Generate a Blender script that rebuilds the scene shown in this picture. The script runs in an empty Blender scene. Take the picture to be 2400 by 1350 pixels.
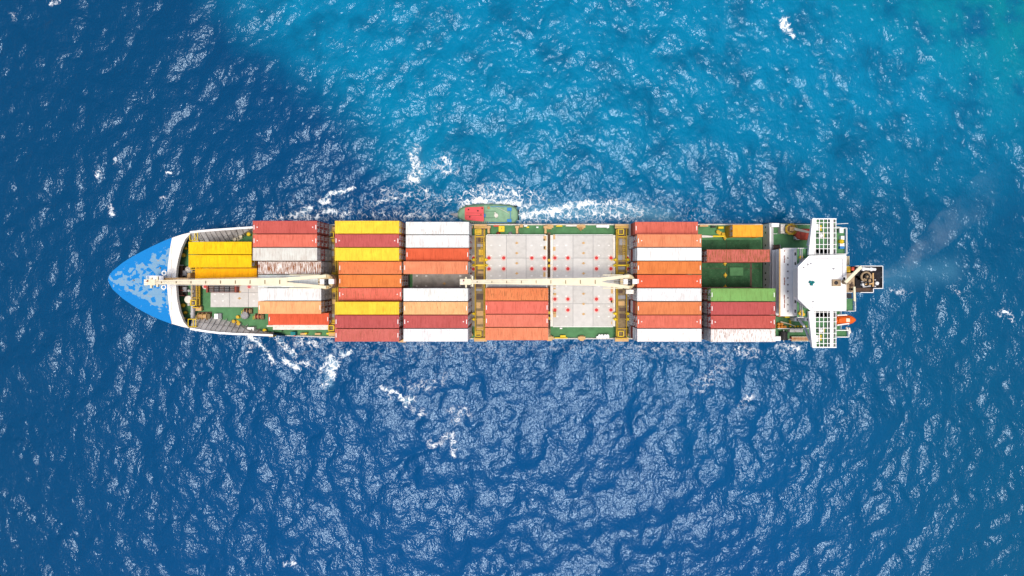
import bpy, bmesh, math, random
import numpy as np
from mathutils import Vector
R = math.radians
rng = random.Random(7)
sc = bpy.context.scene

# ------------------------------------------------------------------ camera
H, F, X0, Y0 = 147.4, 1600.0, 1224.0, 643.0       # height above sea, focal length and nadir in photo pixels
cam_d = bpy.data.cameras.new('drone_camera')
cam = bpy.data.objects.new('drone_camera', cam_d)
sc.collection.objects.link(cam)
cam.location = (0, 0, H)
cam.rotation_euler = (0, 0, 0)
cam_d.sensor_width = 36.0
cam_d.lens = 24.0
cam_d.shift_x = -(X0 - 1200) / 2400
cam_d.shift_y = (Y0 - 675) / 2400
cam_d.clip_start = 0.5
cam_d.clip_end = 20000
sc.camera = cam
# ------------------------------------------------------------------ sky, sun, exposure
SUN_ZEN, SUN_AZ = 7.0, -84.0      # degrees from zenith; azimuth of the sun measured from +X towards +Y
wd = bpy.data.worlds.new('World'); sc.world = wd; wd.use_nodes = True
wn = wd.node_tree.nodes; wl = wd.node_tree.links
bg = wn['Background']
sky = wn.new('ShaderNodeTexSky'); sky.sky_type = 'NISHITA'; sky.sun_disc = False
sky.sun_elevation = R(90 - SUN_ZEN); sky.sun_rotation = R(90 - SUN_AZ)
sky.dust_density = 4.0; sky.air_density = 1.0; sky.ozone_density = 1.0
wl.new(sky.outputs[0], bg.inputs[0]); bg.inputs[1].default_value = 0.075
sun_d = bpy.data.lights.new('sun', 'SUN'); sun = bpy.data.objects.new('sun', sun_d)
sc.collection.objects.link(sun)
sun_d.energy = 1.5; sun_d.angle = R(16); sun_d.color = (1.0, 0.94, 0.84)
sd = Vector((math.sin(R(SUN_ZEN)) * math.cos(R(SUN_AZ)), math.sin(R(SUN_ZEN)) * math.sin(R(SUN_AZ)), math.cos(R(SUN_ZEN))))
sun.rotation_euler = sd.to_track_quat('Z', 'Y').to_euler()
sun.location = sd * 300
sc.view_settings.view_transform = 'Standard'
sc.view_settings.look = 'None'
sc.view_settings.gamma = 1.0
sc.view_settings.exposure = 1.0
sc.render.engine = 'CYCLES'
sc.cycles.max_bounces = 6
sc.cycles.use_denoising = True
sc.cycles.volume_bounces = 3

# ------------------------------------------------------------------ helpers
def W(px, py, z):
    D = H - z
    return Vector(((px - X0) * D / F, -(py - Y0) * D / F, z))
def WX(px, z): return (px - X0) * (H - z) / F
def WY(py, z): return -(py - Y0) * (H - z) / F

def new_mat(name):
    m = bpy.data.materials.new(name); m.use_nodes = True
    return m, m.node_tree.nodes, m.node_tree.links, m.node_tree.nodes['Principled BSDF']

def ramp(n, p0, p1, c0=(0, 0, 0, 1), c1=(1, 1, 1, 1)):
    r = n.new('ShaderNodeValToRGB')
    r.color_ramp.elements[0].position = p0; r.color_ramp.elements[1].position = p1
    r.color_ramp.elements[0].color = c0; r.color_ramp.elements[1].color = c1
    return r

def mix(n, l, fac, a, b, blend='MIX'):
    m = n.new('ShaderNodeMix'); m.data_type = 'RGBA'; m.blend_type = blend
    for s, v in ((m.inputs[0], fac), (m.inputs[6], a), (m.inputs[7], b)):
        if hasattr(v, 'is_output'): l.new(v, s)
        elif isinstance(v, (int, float)): s.default_value = v
        else: s.default_value = (*v[:3], 1)
    return m.outputs[2]

def noise(n, l, co, scale, detail=4, rough=0.6, vec_scale=None):
    if vec_scale:
        mp = n.new('ShaderNodeMapping'); mp.inputs['Scale'].default_value = vec_scale
        l.new(co, mp.inputs[0]); co = mp.outputs[0]
    t = n.new('ShaderNodeTexNoise'); t.inputs['Scale'].default_value = scale
    t.inputs['Detail'].default_value = detail; t.inputs['Roughness'].default_value = rough
    l.new(co, t.inputs['Vector'])
    return t.outputs[0]

RUST = (0.16, 0.055, 0.02)
def paint(name, col, rust=0.25, rough=0.5, grime=0.25, scale=1.0, rustcol=RUST, metal=0.0):
    """painted steel with faded patches, grime and rust blooms"""
    m, n, l, b = new_mat(name)
    tc = n.new('ShaderNodeNewGeometry').outputs['Position']
    f = noise(n, l, tc, 0.9 * scale, 5)
    c = mix(n, l, ramp(n, 0.35, 0.75).outputs[0], col, tuple(x * (1 - grime) for x in col))
    r = c.node.inputs[0].links[0].from_node; l.new(f, r.inputs[0])
    f2 = noise(n, l, tc, 2.7 * scale, 8, 0.75)
    r2 = ramp(n, 0.72 - rust * 0.35, 0.80 - rust * 0.30); l.new(f2, r2.inputs[0])
    c = mix(n, l, r2.outputs[0], c, rustcol)
    l.new(c, b.inputs['Base Color'])
    b.inputs['Roughness'].default_value = rough; b.inputs['Metallic'].default_value = metal; b.inputs['Specular IOR Level'].default_value = 0.15
    return m

def plain(name, col, rough=0.6, metal=0.0):
    return paint(name, col, rust=0.0, rough=rough, grime=0.2, scale=2.0)

# materials ------------------------------------------------------------
def container_mat():
    m, n, l, b = new_mat('container_paint')
    oi = n.new('ShaderNodeObjectInfo')
    tc = n.new('ShaderNodeTexCoord').outputs['Object']
    # shift the pattern per container
    va = n.new('ShaderNodeVectorMath'); va.operation = 'ADD'
    sx = n.new('ShaderNodeCombineXYZ')
    mu = n.new('ShaderNodeMath'); mu.operation = 'MULTIPLY'; mu.inputs[1].default_value = 300
    l.new(oi.outputs['Random'], mu.inputs[0])
    l.new(mu.outputs[0], sx.inputs[0]); l.new(mu.outputs[0], sx.inputs[1])
    l.new(tc, va.inputs[0]); l.new(sx.outputs[0], va.inputs[1]); co = va.outputs[0]
    col = oi.outputs['Color']
    # broad fading
    r1 = ramp(n, 0.35, 0.72); l.new(noise(n, l, co, 0.55, 4), r1.inputs[0])
    faded = mix(n, l, 1.0, col, (1.13, 1.22, 1.25), 'MULTIPLY')
    c = mix(n, l, r1.outputs[0], col, faded)
    # streaks of dirt running across the roof ribs
    r2 = ramp(n, 0.49, 0.80); l.new(noise(n, l, co, 1.6, 5, 0.6, (3.2, 0.35, 0.6)), r2.inputs[0])
    k = n.new('ShaderNodeMath'); k.operation = 'MULTIPLY'; k.inputs[1].default_value = 0.68
    l.new(r2.outputs[0], k.inputs[0])
    c = mix(n, l, k.outputs[0], c, mix(n, l, 1.0, col, (0.50, 0.36, 0.28), 'MULTIPLY'))
    # rust, amount carried by the object's alpha
    rn = noise(n, l, co, 2.0, 9, 0.76, (2.8, 0.30, 1.0))
    mth = n.new('ShaderNodeMath'); mth.operation = 'MULTIPLY_ADD'
    l.new(oi.outputs['Alpha'], mth.inputs[0]); mth.inputs[1].default_value = 0.34; l.new(rn, mth.inputs[2])
    r3 = ramp(n, 0.665, 0.755); l.new(mth.outputs[0], r3.inputs[0])
    rc = mix(n, l, noise(n, l, co, 7, 3), (0.12, 0.03, 0.012), (0.34, 0.14, 0.05))
    c = mix(n, l, r3.outputs[0], c, rc)
    l.new(c, b.inputs['Base Color'])
    b.inputs['Roughness'].default_value = 0.6; b.inputs['Specular IOR Level'].default_value = 0.12
    bp = n.new('ShaderNodeBump'); bp.inputs['Strength'].default_value = 0.35; bp.inputs['Distance'].default_value = 0.05
    l.new(noise(n, l, co, 1.3, 3), bp.inputs['Height']); l.new(bp.outputs[0], b.inputs['Normal'])
    return m

def bow_mat():
    m, n, l, b = new_mat('bow_blue_paint')
    co = n.new('ShaderNodeNewGeometry').outputs['Position']
    # worn rectangular-ish patches where the blue has been chipped back to pale primer
    w = n.new('ShaderNodeTexVoronoi'); w.distance = 'CHEBYCHEV'; w.inputs['Scale'].default_value = 1.25
    w.inputs['Randomness'].default_value = 0.95
    wob = n.new('ShaderNodeVectorMath'); wob.operation = 'MULTIPLY_ADD'
    nz = n.new('ShaderNodeTexNoise'); nz.inputs['Scale'].default_value = 2.2; nz.inputs['Detail'].default_value = 6
    l.new(co, nz.inputs['Vector'])
    wob.inputs[1].default_value = (0.55, 0.55, 0); l.new(nz.outputs[1], wob.inputs[0]); l.new(co, wob.inputs[2])
    l.new(wob.outputs[0], w.inputs['Vector'])
    sep = n.new('ShaderNodeSeparateColor'); l.new(w.outputs['Color'], sep.inputs[0])
    # distance from the deck's middle keeps the outer rim blue
    px = n.new('ShaderNodeSeparateXYZ'); l.new(co, px.inputs[0])
    dy = n.new('ShaderNodeMath'); dy.operation = 'MULTIPLY_ADD'; l.new(px.outputs[1], dy.inputs[0]); dy.inputs[1].default_value = 1.0; dy.inputs[2].default_value = 1.3
    ab = n.new('ShaderNodeMath'); ab.operation = 'ABSOLUTE'; l.new(dy.outputs[0], ab.inputs[0])
    tx = n.new('ShaderNodeMath'); tx.operation = 'MULTIPLY_ADD'; l.new(px.outputs[0], tx.inputs[0]); tx.inputs[1].default_value = -0.52; tx.inputs[2].default_value = -45.0
    rim = n.new('ShaderNodeMath'); rim.operation = 'ADD'; l.new(ab.outputs[0], rim.inputs[0]); l.new(tx.outputs[0], rim.inputs[1])   # negative inside
    rr = n.new('ShaderNodeMapRange'); rr.inputs[1].default_value = -2.4; rr.inputs[2].default_value = -0.2; rr.inputs[3].default_value = 0.22; rr.inputs[4].default_value = -0.55
    l.new(rim.outputs[0], rr.inputs[0])
    s = n.new('ShaderNodeMath'); s.operation = 'ADD'; l.new(sep.outputs[0], s.inputs[0]); l.new(rr.outputs[0], s.inputs[1])
    s2 = n.new('ShaderNodeMath'); s2.operation = 'MULTIPLY_ADD'; l.new(noise(n, l, co, 1.1, 3), s2.inputs[0]); s2.inputs[1].default_value = 0.55; s3 = n.new('ShaderNodeMath'); s3.operation = 'MULTIPLY'; l.new(s.outputs[0], s3.inputs[0]); s3.inputs[1].default_value = 0.5; l.new(s3.outputs[0], s2.inputs[2])
    rp = ramp(n, 0.575, 0.60); l.new(s2.outputs[0], rp.inputs[0])
    fine = noise(n, l, co, 3.0, 6)
    primer = mix(n, l, fine, (0.10, 0.27, 0.47), (0.20, 0.32, 0.42))
    rt = ramp(n, 0.60, 0.70); l.new(noise(n, l, co, 0.8, 6), rt.inputs[0])
    primer = mix(n, l, rt.outputs[0], primer, (0.33, 0.30, 0.25))
    blue = mix(n, l, fine, (0.0003, 0.145, 0.44), (0.0006, 0.20, 0.53))
    c = mix(n, l, rp.outputs[0], blue, primer)
    l.new(c, b.inputs['Base Color']); b.inputs['Roughness'].default_value = 0.55; b.inputs['Specular IOR Level'].default_value = 0.15
    return m

def funnel_mat():
    return paint('sooty_black', (0.018, 0.016, 0.018), rust=0.12, rough=0.8, rustcol=(0.07, 0.055, 0.04))

M = {
 'container': container_mat(), 'bow': bow_mat(),
 'deck': paint('deck_green', (0.085, 0.225, 0.098), rust=0.16, rough=0.7, grime=0.35, rustcol=(0.10, 0.07, 0.04)),
 'deckdark': paint('hold_green', (0.038, 0.115, 0.052), rust=0.45, rough=0.8, grime=0.55, scale=0.8, rustcol=(0.10, 0.16, 0.09)),
 'hull': paint('hull_blue', (0.01, 0.05, 0.16), rust=0.2),
 'white': paint('white_paint', (0.78, 0.77, 0.76), rust=0.10, grime=0.08),
 'roofwhite': paint('wheelhouse_white', (0.82, 0.82, 0.82), rust=0.0, grime=0.04, scale=0.4),
 'cream': paint('cream_paint', (0.70, 0.63, 0.46), rust=0.16, grime=0.16, rustcol=(0.42, 0.27, 0.12)),
 'turret': paint('turret_beige', (0.58, 0.46, 0.27), rust=0.25, grime=0.2, rustcol=(0.34, 0.20, 0.09)),
 'offwhite': paint('offwhite_rusty', (0.72, 0.68, 0.62), rust=0.45, grime=0.2, rustcol=(0.30, 0.14, 0.05)),
 'band': paint('breakwater_white', (0.74, 0.72, 0.69), rust=0.17, grime=0.12, rustcol=(0.38, 0.20, 0.08)),
 'hatch': paint('hatch_grey', (0.56, 0.545, 0.52), rust=0.28, rough=0.65, grime=0.14, rustcol=(0.26, 0.20, 0.15)),
 'hatch2': paint('hatch_grey_worn', (0.525, 0.51, 0.485), rust=0.30, rough=0.65, grime=0.18, scale=1.2, rustcol=(0.34, 0.25, 0.17)),
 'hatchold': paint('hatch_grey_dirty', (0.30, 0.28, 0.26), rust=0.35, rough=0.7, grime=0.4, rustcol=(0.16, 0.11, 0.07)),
 'grey': paint('steel_grey', (0.26, 0.26, 0.28), rust=0.25, grime=0.35),
 'bulwarkgrey': paint('bulwark_grey', (0.56, 0.55, 0.55), rust=0.2, grime=0.4),
 'lgrey': paint('light_steel_grey', (0.46, 0.45, 0.46), rust=0.22, grime=0.3),
 'yellow': paint('safety_yellow', (0.60, 0.38, 0.03), rust=0.28, grime=0.3),
 'byellow': paint('bright_yellow', (0.74, 0.52, 0.02), rust=0.05, grime=0.15),
 'olive': paint('walkway_olive', (0.22, 0.155, 0.075), rust=0.45, grime=0.5, scale=2, rustcol=(0.10, 0.05, 0.02)),
 'tan': paint('tan_pedestal', (0.56, 0.35, 0.15), rust=0.42, grime=0.3, rustcol=(0.28, 0.10, 0.03)),
 'soot': paint('soot_tan', (0.40, 0.29, 0.18), rust=0.42, grime=0.5, rustcol=(0.10, 0.07, 0.045)),
 'brown': paint('dark_brown_steel', (0.085, 0.05, 0.035), rust=0.4, grime=0.4),
 'dark': paint('dark_machinery', (0.03, 0.028, 0.03), rust=0.2, grime=0.3),
 'funnel': funnel_mat(),
 'redpaint': plain('red_marking', (0.55, 0.035, 0.035)),
 'halo': plain('pale_ring', (0.62, 0.44, 0.40)),
 'redbrown': paint('oxide_red', (0.26, 0.06, 0.04), rust=0.25),
 'boat': paint('lifeboat_orange', (0.70, 0.115, 0.015), rust=0.0, grime=0.15, rough=0.35),
 'drum': plain('drum_orange', (0.55, 0.19, 0.02)),
 'salmon': paint('tarp_red', (0.62, 0.10, 0.06), rust=0.05, rough=0.7),
 'tugroof': paint('tug_red', (0.66, 0.075, 0.085), rust=0.14, grime=0.15, rustcol=(0.5, 0.16, 0.12)),
 'tuggreen': paint('tug_green', (0.22, 0.39, 0.25), rust=0.14, grime=0.35, rustcol=(0.25, 0.28, 0.2)),
 'tughull': paint('tug_hull_green', (0.07, 0.16, 0.11), rust=0.2),
 'blue': plain('bright_blue', (0.04, 0.22, 0.55)),
 'rubber': plain('black_rubber', (0.012, 0.012, 0.014), 0.9),
 'glass': plain('window_dark', (0.02, 0.03, 0.04), 0.1),
 'teal': plain('teal_paint', (0.01, 0.18, 0.19)),
 'rope': plain('rope_white', (0.66, 0.64, 0.58), 0.9),
}

class MB:
    """collects pieces and links them as one mesh object"""
    def __init__(s): s.v = []; s.f = []
    def add(s, vs, fs):
        o = len(s.v); s.v += [tuple(v) for v in vs]; s.f += [tuple(i + o for i in f) for f in fs]; return s
    def box(s, x0, x1, y0, y1, z0, z1):
        if x0 > x1: x0, x1 = x1, x0
        if y0 > y1: y0, y1 = y1, y0
        if z0 > z1: z0, z1 = z1, z0
        v = [(x0,y0,z0),(x1,y0,z0),(x1,y1,z0),(x0,y1,z0),(x0,y0,z1),(x1,y0,z1),(x1,y1,z1),(x0,y1,z1)]
        return s.add(v, [(3,2,1,0),(4,5,6,7),(0,1,5,4),(1,2,6,5),(2,3,7,6),(3,0,4,7)])
    def pbox(s, px0, px1, py0, py1, z1, h):
        a = W(px0, py0, z1); b = W(px1, py1, z1)
        return s.box(a.x, b.x, b.y, a.y, z1 - h, z1)
    def prism(s, pts, z0, z1):
        n = len(pts)
        ar = sum(pts[i][0]*pts[(i+1)%n][1]-pts[(i+1)%n][0]*pts[i][1] for i in range(n))
        if ar < 0: pts = pts[::-1]
        v = [(p[0],p[1],z0) for p in pts] + [(p[0],p[1],z1) for p in pts]
        f = [tuple(range(n-1,-1,-1)), tuple(range(n,2*n))]
        f += [(i,(i+1)%n,n+(i+1)%n,n+i) for i in range(n)]
        return s.add(v, f)
    def frustum(s, c, r0, r1, z0, z1, n=14):
        v = [(c[0]+r0*math.cos(2*math.pi*i/n), c[1]+r0*math.sin(2*math.pi*i/n), z0) for i in range(n)]
        v += [(c[0]+r1*math.cos(2*math.pi*i/n), c[1]+r1*math.sin(2*math.pi*i/n), z1) for i in range(n)]
        f = [tuple(range(n-1,-1,-1)), tuple(range(n,2*n))] + [(i,(i+1)%n,n+(i+1)%n,n+i) for i in range(n)]
        return s.add(v, f)
    def lathe(s, c, prof, n=14):
        v = []; f = []
        for r, z in prof:
            v += [(c[0]+r*math.cos(2*math.pi*i/n), c[1]+r*math.sin(2*math.pi*i/n), z) for i in range(n)]
        for k in range(len(prof)-1):
            f += [(k*n+i, k*n+(i+1)%n, (k+1)*n+(i+1)%n, (k+1)*n+i) for i in range(n)]
        f += [tuple(range(n-1,-1,-1)), tuple(range((len(prof)-1)*n, len(prof)*n))]
        return s.add(v, f)
    def ring(s, c, r0, r1, z0, z1, n=24):
        v = []
        for r, z in ((r0,z0),(r1,z0),(r1,z1),(r0,z1)):
            v += [(c[0]+r*math.cos(2*math.pi*i/n), c[1]+r*math.sin(2*math.pi*i/n), z) for i in range(n)]
        f = []
        for k in range(4):
            k2 = (k+1)%4
            f += [(k*n+i, k*n+(i+1)%n, k2*n+(i+1)%n, k2*n+i) for i in range(n)]
        return s.add(v, f)
    def tube(s, a, b, r, n=8, r2=None):
        a = Vector(a); b = Vector(b); d = (b-a).normalized()
        u = d.orthogonal().normalized(); w = d.cross(u); r2 = r if r2 is None else r2
        v = [a + (u*math.cos(2*math.pi*i/n)+w*math.sin(2*math.pi*i/n))*r for i in range(n)]
        v += [b + (u*math.cos(2*math.pi*i/n)+w*math.sin(2*math.pi*i/n))*r2 for i in range(n)]
        f = [tuple(range(n-1,-1,-1)), tuple(range(n,2*n))] + [(i,(i+1)%n,n+(i+1)%n,n+i) for i in range(n)]
        return s.add(v, f)
    def bar(s, a, b, w, h, w2=None, h2=None):
        """rectangular beam from a to b, w sideways, h up; may taper"""
        a = Vector(a); b = Vector(b); d = (b-a).normalized()
        side = Vector((0,0,1)).cross(d)
        side = Vector((1,0,0)) if side.length < 1e-4 else side.normalized()
        up = d.cross(side); w2 = w if w2 is None else w2; h2 = h if h2 is None else h2
        v = [a+side*sx*w/2+up*sz*h/2 for sx,sz in ((-1,-1),(1,-1),(1,1),(-1,1))]
        v += [b+side*sx*w2/2+up*sz*h2/2 for sx,sz in ((-1,-1),(1,-1),(1,1),(-1,1))]
        return s.add(v, [(3,2,1,0),(4,5,6,7),(0,1,5,4),(1,2,6,5),(2,3,7,6),(3,0,4,7)])
    def torus(s, c, axis, R_, r, n=12, k=6):
        c = Vector(c); axis = Vector(axis).normalized(); u = axis.orthogonal().normalized(); w = axis.cross(u)
        v = []; f = []
        for i in range(n):
            d = u*math.cos(2*math.pi*i/n)+w*math.sin(2*math.pi*i/n)
            for j in range(k):
                t = 2*math.pi*j/k
                v.append(c + d*(R_+r*math.cos(t)) + axis*r*math.sin(t))
        for i in range(n):
            for j in range(k):
                f.append((i*k+j, i*k+(j+1)%k, ((i+1)%n)*k+(j+1)%k, ((i+1)%n)*k+j))
        return s.add(v, f)
    def mesh(s, name, smooth=False):
        me = bpy.data.meshes.new(name); me.from_pydata(s.v, [], s.f)
        bm = bmesh.new(); bm.from_mesh(me); bmesh.ops.recalc_face_normals(bm, faces=bm.faces); bm.to_mesh(me); bm.free()
        if smooth:
            for p in me.polygons: p.use_smooth = True
        return me
    def build(s, name, mat, parent=None, smooth=False):
        me = s.mesh(name, smooth); me.materials.append(M[mat] if isinstance(mat, str) else mat)
        o = bpy.data.objects.new(name, me); sc.collection.objects.link(o)
        if parent is not None: attach(o, parent)
        return o

def world_loc(o):
    l = Vector(o.location); p = o.parent
    while p is not None: l = l + Vector(p.location); p = p.parent
    return l
def attach(o, parent):
    """meshes carry world coordinates; shift them so that they stay put under an unrotated parent"""
    o.parent = parent
    o.location = -world_loc(parent)
def empty(name, loc, label=None, cat=None, group=None):
    e = bpy.data.objects.new(name, None); e.location = loc; e.empty_display_size = 0.5
    sc.collection.objects.link(e); tag(e, label, cat, group); return e
def tag(o, label=None, cat=None, group=None, kind=None):
    if label: o['label'] = label
    if cat: o['category'] = cat
    if group: o['group'] = group
    if kind: o['kind'] = kind
    return o

# ------------------------------------------------------------------ sea
def make_sea():
    N, L = 1024, 256.0
    rs = np.random.RandomState(11)
    k1 = 2*np.pi*np.fft.fftfreq(N, L/N)
    KX, KY = np.meshgrid(k1, k1, indexing='ij')
    K = np.hypot(KX, KY); K[0,0] = 1e-6
    def field(wdir, peak, lo, hi, spread, expo=4.0):
        kp = 2*np.pi/peak
        cosd = (KX*math.cos(wdir)+KY*math.sin(wdir))/K
        P = np.exp(-1.0*(kp/K)**2)/K**expo * ((1-spread)*cosd**2 + spread)
        P *= np.exp(-(K*lo/(2*np.pi))**4); P[K < 2*np.pi/hi] = 0; P[0,0] = 0
        g = (rs.normal(size=(N,N))+1j*rs.normal(size=(N,N)))*np.sqrt(P)
        h = np.fft.ifft2(g).real
        H_ = np.fft.fft2(h)
        sx = np.fft.ifft2(1j*KX*H_).real; sy = np.fft.ifft2(1j*KY*H_).real
        rms = math.sqrt((sx**2+sy**2).mean())
        return h/rms, H_/rms
    swell, Hs = field(R(155), 9.5, 2.0, 60, 0.35)
    roll, Hr = field(R(125), 26.0, 12.0, 90, 0.25)
    chop, Hc = field(R(200), 2.1, 0.62, 5, 0.5, 3.6)
    swell *= 0.15; Hs = Hs*0.15; chop *= 0.125; Hc = Hc*0.125
    swell = swell + roll*0.048; Hs = Hs + Hr*0.048
    dx = np.fft.ifft2(-1j*KX/K*(Hs+Hc*0.6)).real; dy = np.fft.ifft2(-1j*KY/K*(Hs+Hc*0.6)).real
    step = L/N
    xs = (np.arange(N)*step-128.0); ys = (np.arange(N)*step-128.0)
    i0, i1 = 8, 1004; j0, j1 = 180, 830
    X, Y = np.meshgrid(xs[i0:i1], ys[j0:j1], indexing='ij')
    sl = (slice(i0,i1), slice(j0,j1))
    # photo pixel of each vertex (only used to lay out where the foam lies on the water)
    PX = X*F/H + X0; PY = -Y*F/H + Y0
    # rougher water along both sides of the hull
    hullx = np.clip((PX-560)/140,0,1)*np.clip((1900-PX)/300,0,1)
    dist = np.where(PY < 660, np.clip(500-PY, 0, None), np.clip(PY-800, 0, None))
    rough = hullx*np.exp(-(dist/70.0)**2)
    gust = np.fft.ifft2(np.fft.fft2(rs.normal(size=(N,N)))*np.exp(-(K*16)**2)).real[sl]; gust /= gust.std()
    amp = np.clip(1+0.32*gust, 0.45, 1.8)
    Z = swell[sl]*0.9 + chop[sl]*amp*(1+0.9*rough)
    lam = 0.9
    Xd = X + lam*dx[sl]; Yd = Y + lam*dy[sl]
    e = np.minimum.reduce([X-X.min(), X.max()-X, Y-Y.min(), Y.max()-Y])
    t = np.clip(e/8.0, 0, 1)
    Z = Z*t; Xd = X+(Xd-X)*t; Yd = Y+(Yd-Y)*t
    # ---- foam
    foam = np.zeros_like(X); milk = np.zeros_like(X)
    def stroke(arr, pts, w, a):
        for (xa,ya),(xb,yb) in zip(pts[:-1], pts[1:]):
            m = (PX>min(xa,xb)-4*w)&(PX<max(xa,xb)+4*w)&(PY>min(ya,yb)-4*w)&(PY<max(ya,yb)+4*w)
            px, py = PX[m], PY[m]
            d2 = max((xb-xa)**2+(yb-ya)**2, 1e-6)
            u = np.clip(((px-xa)*(xb-xa)+(py-ya)*(yb-ya))/d2, 0, 1)
            d = np.hypot(px-xa-u*(xb-xa), py-ya-u*(yb-ya))
            arr[m] = np.maximum(arr[m], a*np.exp(-(d/w)**2))
    S = [ # tug wake and bow foam
     ([(1212,506),(1250,504),(1300,494),(1345,484),(1385,478)],9,1.0), ([(1385,478),(1440,474),(1480,486),(1500,500)],9,0.66),
     ([(1215,516),(1290,512),(1380,503),(1460,508)],12,0.56), ([(1300,498),(1420,492)],18,0.60),([(1320,506),(1430,505),(1490,512)],10,0.62),
     ([(1088,486),(1108,472),(1128,466)],6,0.95), ([(1128,470),(1165,476),(1210,474)],9,0.98), ([(1130,458),(1180,462),(1205,458)],13,0.72),([(1210,470),(1235,478),(1258,470)],9,0.66),([(1215,490),(1240,478)],6,0.7),
     ([(1080,470),(1110,452),(1180,440),(1270,462)],14,0.50),
     # breaking patches above the ship
     ([(975,346),(966,370),(985,395),(975,415),(958,420)],11,0.72), ([(960,417),(985,424)],6,0.85), ([(1045,375),(1058,392),(1045,398)],14,0.50),([(1020,385),(1070,402)],10,0.5),([(980,440),(1000,448)],9,0.5),([(900,450),(1060,470)],20,0.34),
     ([(762,460),(775,450),(806,446)],4.5,0.9), ([(815,441),(832,437)],3.5,0.85), ([(752,472),(764,470)],6,0.95), ([(708,494),(722,489)],6,0.9), ([(758,497),(772,492),(784,497)],6,0.98), ([(676,506),(690,500),(704,503)],5,0.8), ([(800,505),(815,497)],5,0.7), ([(876,478),(910,466),(925,464)],5,0.62), ([(840,504),(920,500),(1060,508)],10,0.44),([(640,510),(740,508)],9,0.55),
     # foam below the ship
     ([(583,788),(600,802),(621,820)],5,0.92), ([(630,828),(641,850)],5,0.72), ([(648,790),(668,812),(690,832)],7,0.78), ([(664,842),(682,852),(700,861)],6,0.9), ([(588,800),(585,820)],10,0.5),([(700,800),(740,806)],12,0.55),([(690,850),(740,850)],8,0.5),
     ([(776,842),(786,852),(772,866),(778,880)],10,0.92), ([(770,884),(766,898)],6,0.6), ([(754,904),(762,914)],5,0.75), ([(798,824),(806,833),(824,823)],4,0.9), ([(760,850),(748,868)],6,0.55),
     ([(893,908),(912,916),(930,921)],4,0.85), ([(940,934),(952,940),(966,936)],7,1.0), ([(952,944),(952,950)],5,0.9), ([(970,958),(990,966),(985,976)],9,0.5), ([(940,900),(1000,905),(1040,880)],18,0.34),([(910,925),(912,935)],4,0.6),
     ([(1056,962),(1075,968),(1066,990)],11,0.58), ([(1090,955),(1100,975)],8,0.45), ([(1040,1030),(1058,1022),(1064,1050),(1066,1062)],8,0.62), ([(1003,1030),(1010,1046)],6,0.5),([(1020,1045),(1045,1035)],6,0.5),
     # lone whitecaps
     ([(1838,46),(1840,60),(1847,70)],8,0.98), ([(1852,76),(1858,84)],5,0.85), ([(228,402),(230,410)],5,0.85), ([(271,370),(268,378)],3.5,0.8), ([(255,478),(258,505)],6,0.55), ([(24,28),(28,40)],7,0.6), ([(390,402),(397,404)],3,0.7), ([(668,1322),(690,1318)],4,0.72), ([(376,465),(384,463)],3,0.6),([(120,8),(140,2)],5,0.6),
     # wispy stern water
     ([(2345,735),(2358,728),(2372,748)],7,0.50), ([(2235,672),(2250,690)],5,0.40), ([(2085,680),(2130,688)],7,0.40),
     ([(1480,820),(1560,812),(1620,830),(1700,820)],12,0.33), ([(1730,820),(1770,826)],12,0.5), ([(1830,812),(1870,818)],10,0.55),([(1640,905),(1700,850)],20,0.36),([(1740,950),(1760,930)],10,0.45),
    ]
    for pts, w, a in S: stroke(foam, pts, w*1.3, a*(0.9 if a > 0.8 else 0.78))
    foam = np.maximum(foam, 0.20*rough)
    stroke(milk, [(1215,505),(1300,500),(1400,494),(1500,500),(1560,512)], 22, 0.9)
    stroke(milk, [(2075,655),(2140,640),(2230,635)], 26, 0.35)
    stroke(milk, [(975,350),(985,420)], 16, 0.45); stroke(milk, [(775,850),(770,900)], 14, 0.4)
    ii, jj = X.shape
    nv = ii*jj
    co = np.stack([Xd, Yd, Z], -1).reshape(-1, 3)
    # coarse skirt to the horizon
    far = 6000.0
    bx = np.array([X.min(), X.max()]); by = np.array([Y.min(), Y.max()])
    idx = np.arange(nv).reshape(ii, jj)
    quads = np.stack([idx[:-1,:-1], idx[1:,:-1], idx[1:,1:], idx[:-1,1:]], -1).reshape(-1, 4)
    sk = np.array([(-far,-far,0),(far,-far,0),(far,far,0),(-far,far,0)], float)
    co = np.concatenate([co, sk]); c = nv
    loops = [quads.reshape(-1)]
    starts_n = quads.shape[0]
    ngons = [list(idx[:,0][::-1])+[c+0,c+1], list(idx[-1,:][::-1])+[c+1,c+2], list(idx[:,-1])+[c+2,c+3], list(idx[0,:])+[c+3,c+0]]
    sizes = np.concatenate([np.full(starts_n, 4), [len(g) for g in ngons]])
    flat = np.concatenate([quads.reshape(-1)]+[np.array(g) for g in ngons]).astype(np.int32)
    me = bpy.data.meshes.new('sea')
    me.vertices.add(len(co)); me.vertices.foreach_set('co', co.astype(np.float32).reshape(-1))
    me.loops.add(len(flat)); me.loops.foreach_set('vertex_index', flat)
    st = np.concatenate([[0], np.cumsum(sizes)[:-1]]).astype(np.int32)
    me.polygons.add(len(sizes)); me.polygons.foreach_set('loop_start', st)
    try: me.polygons.foreach_set('loop_total', sizes.astype(np.int32))
    except Exception: pass
    me.polygons.foreach_set('use_smooth', np.ones(len(sizes), bool))
    for nm, arr in (('foam', foam), ('milk', milk)):
        at = me.attributes.new(nm, 'FLOAT', 'POINT')
        at.data.foreach_set('value', np.concatenate([arr.reshape(-1), np.zeros(4)]).astype(np.float32))
    me.update(calc_edges=True); me.validate()
    o = bpy.data.objects.new('sea', me); sc.collection.objects.link(o)
    tag(o, 'open blue sea with turquoise shallows and white foam', 'sea', kind='structure')
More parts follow.
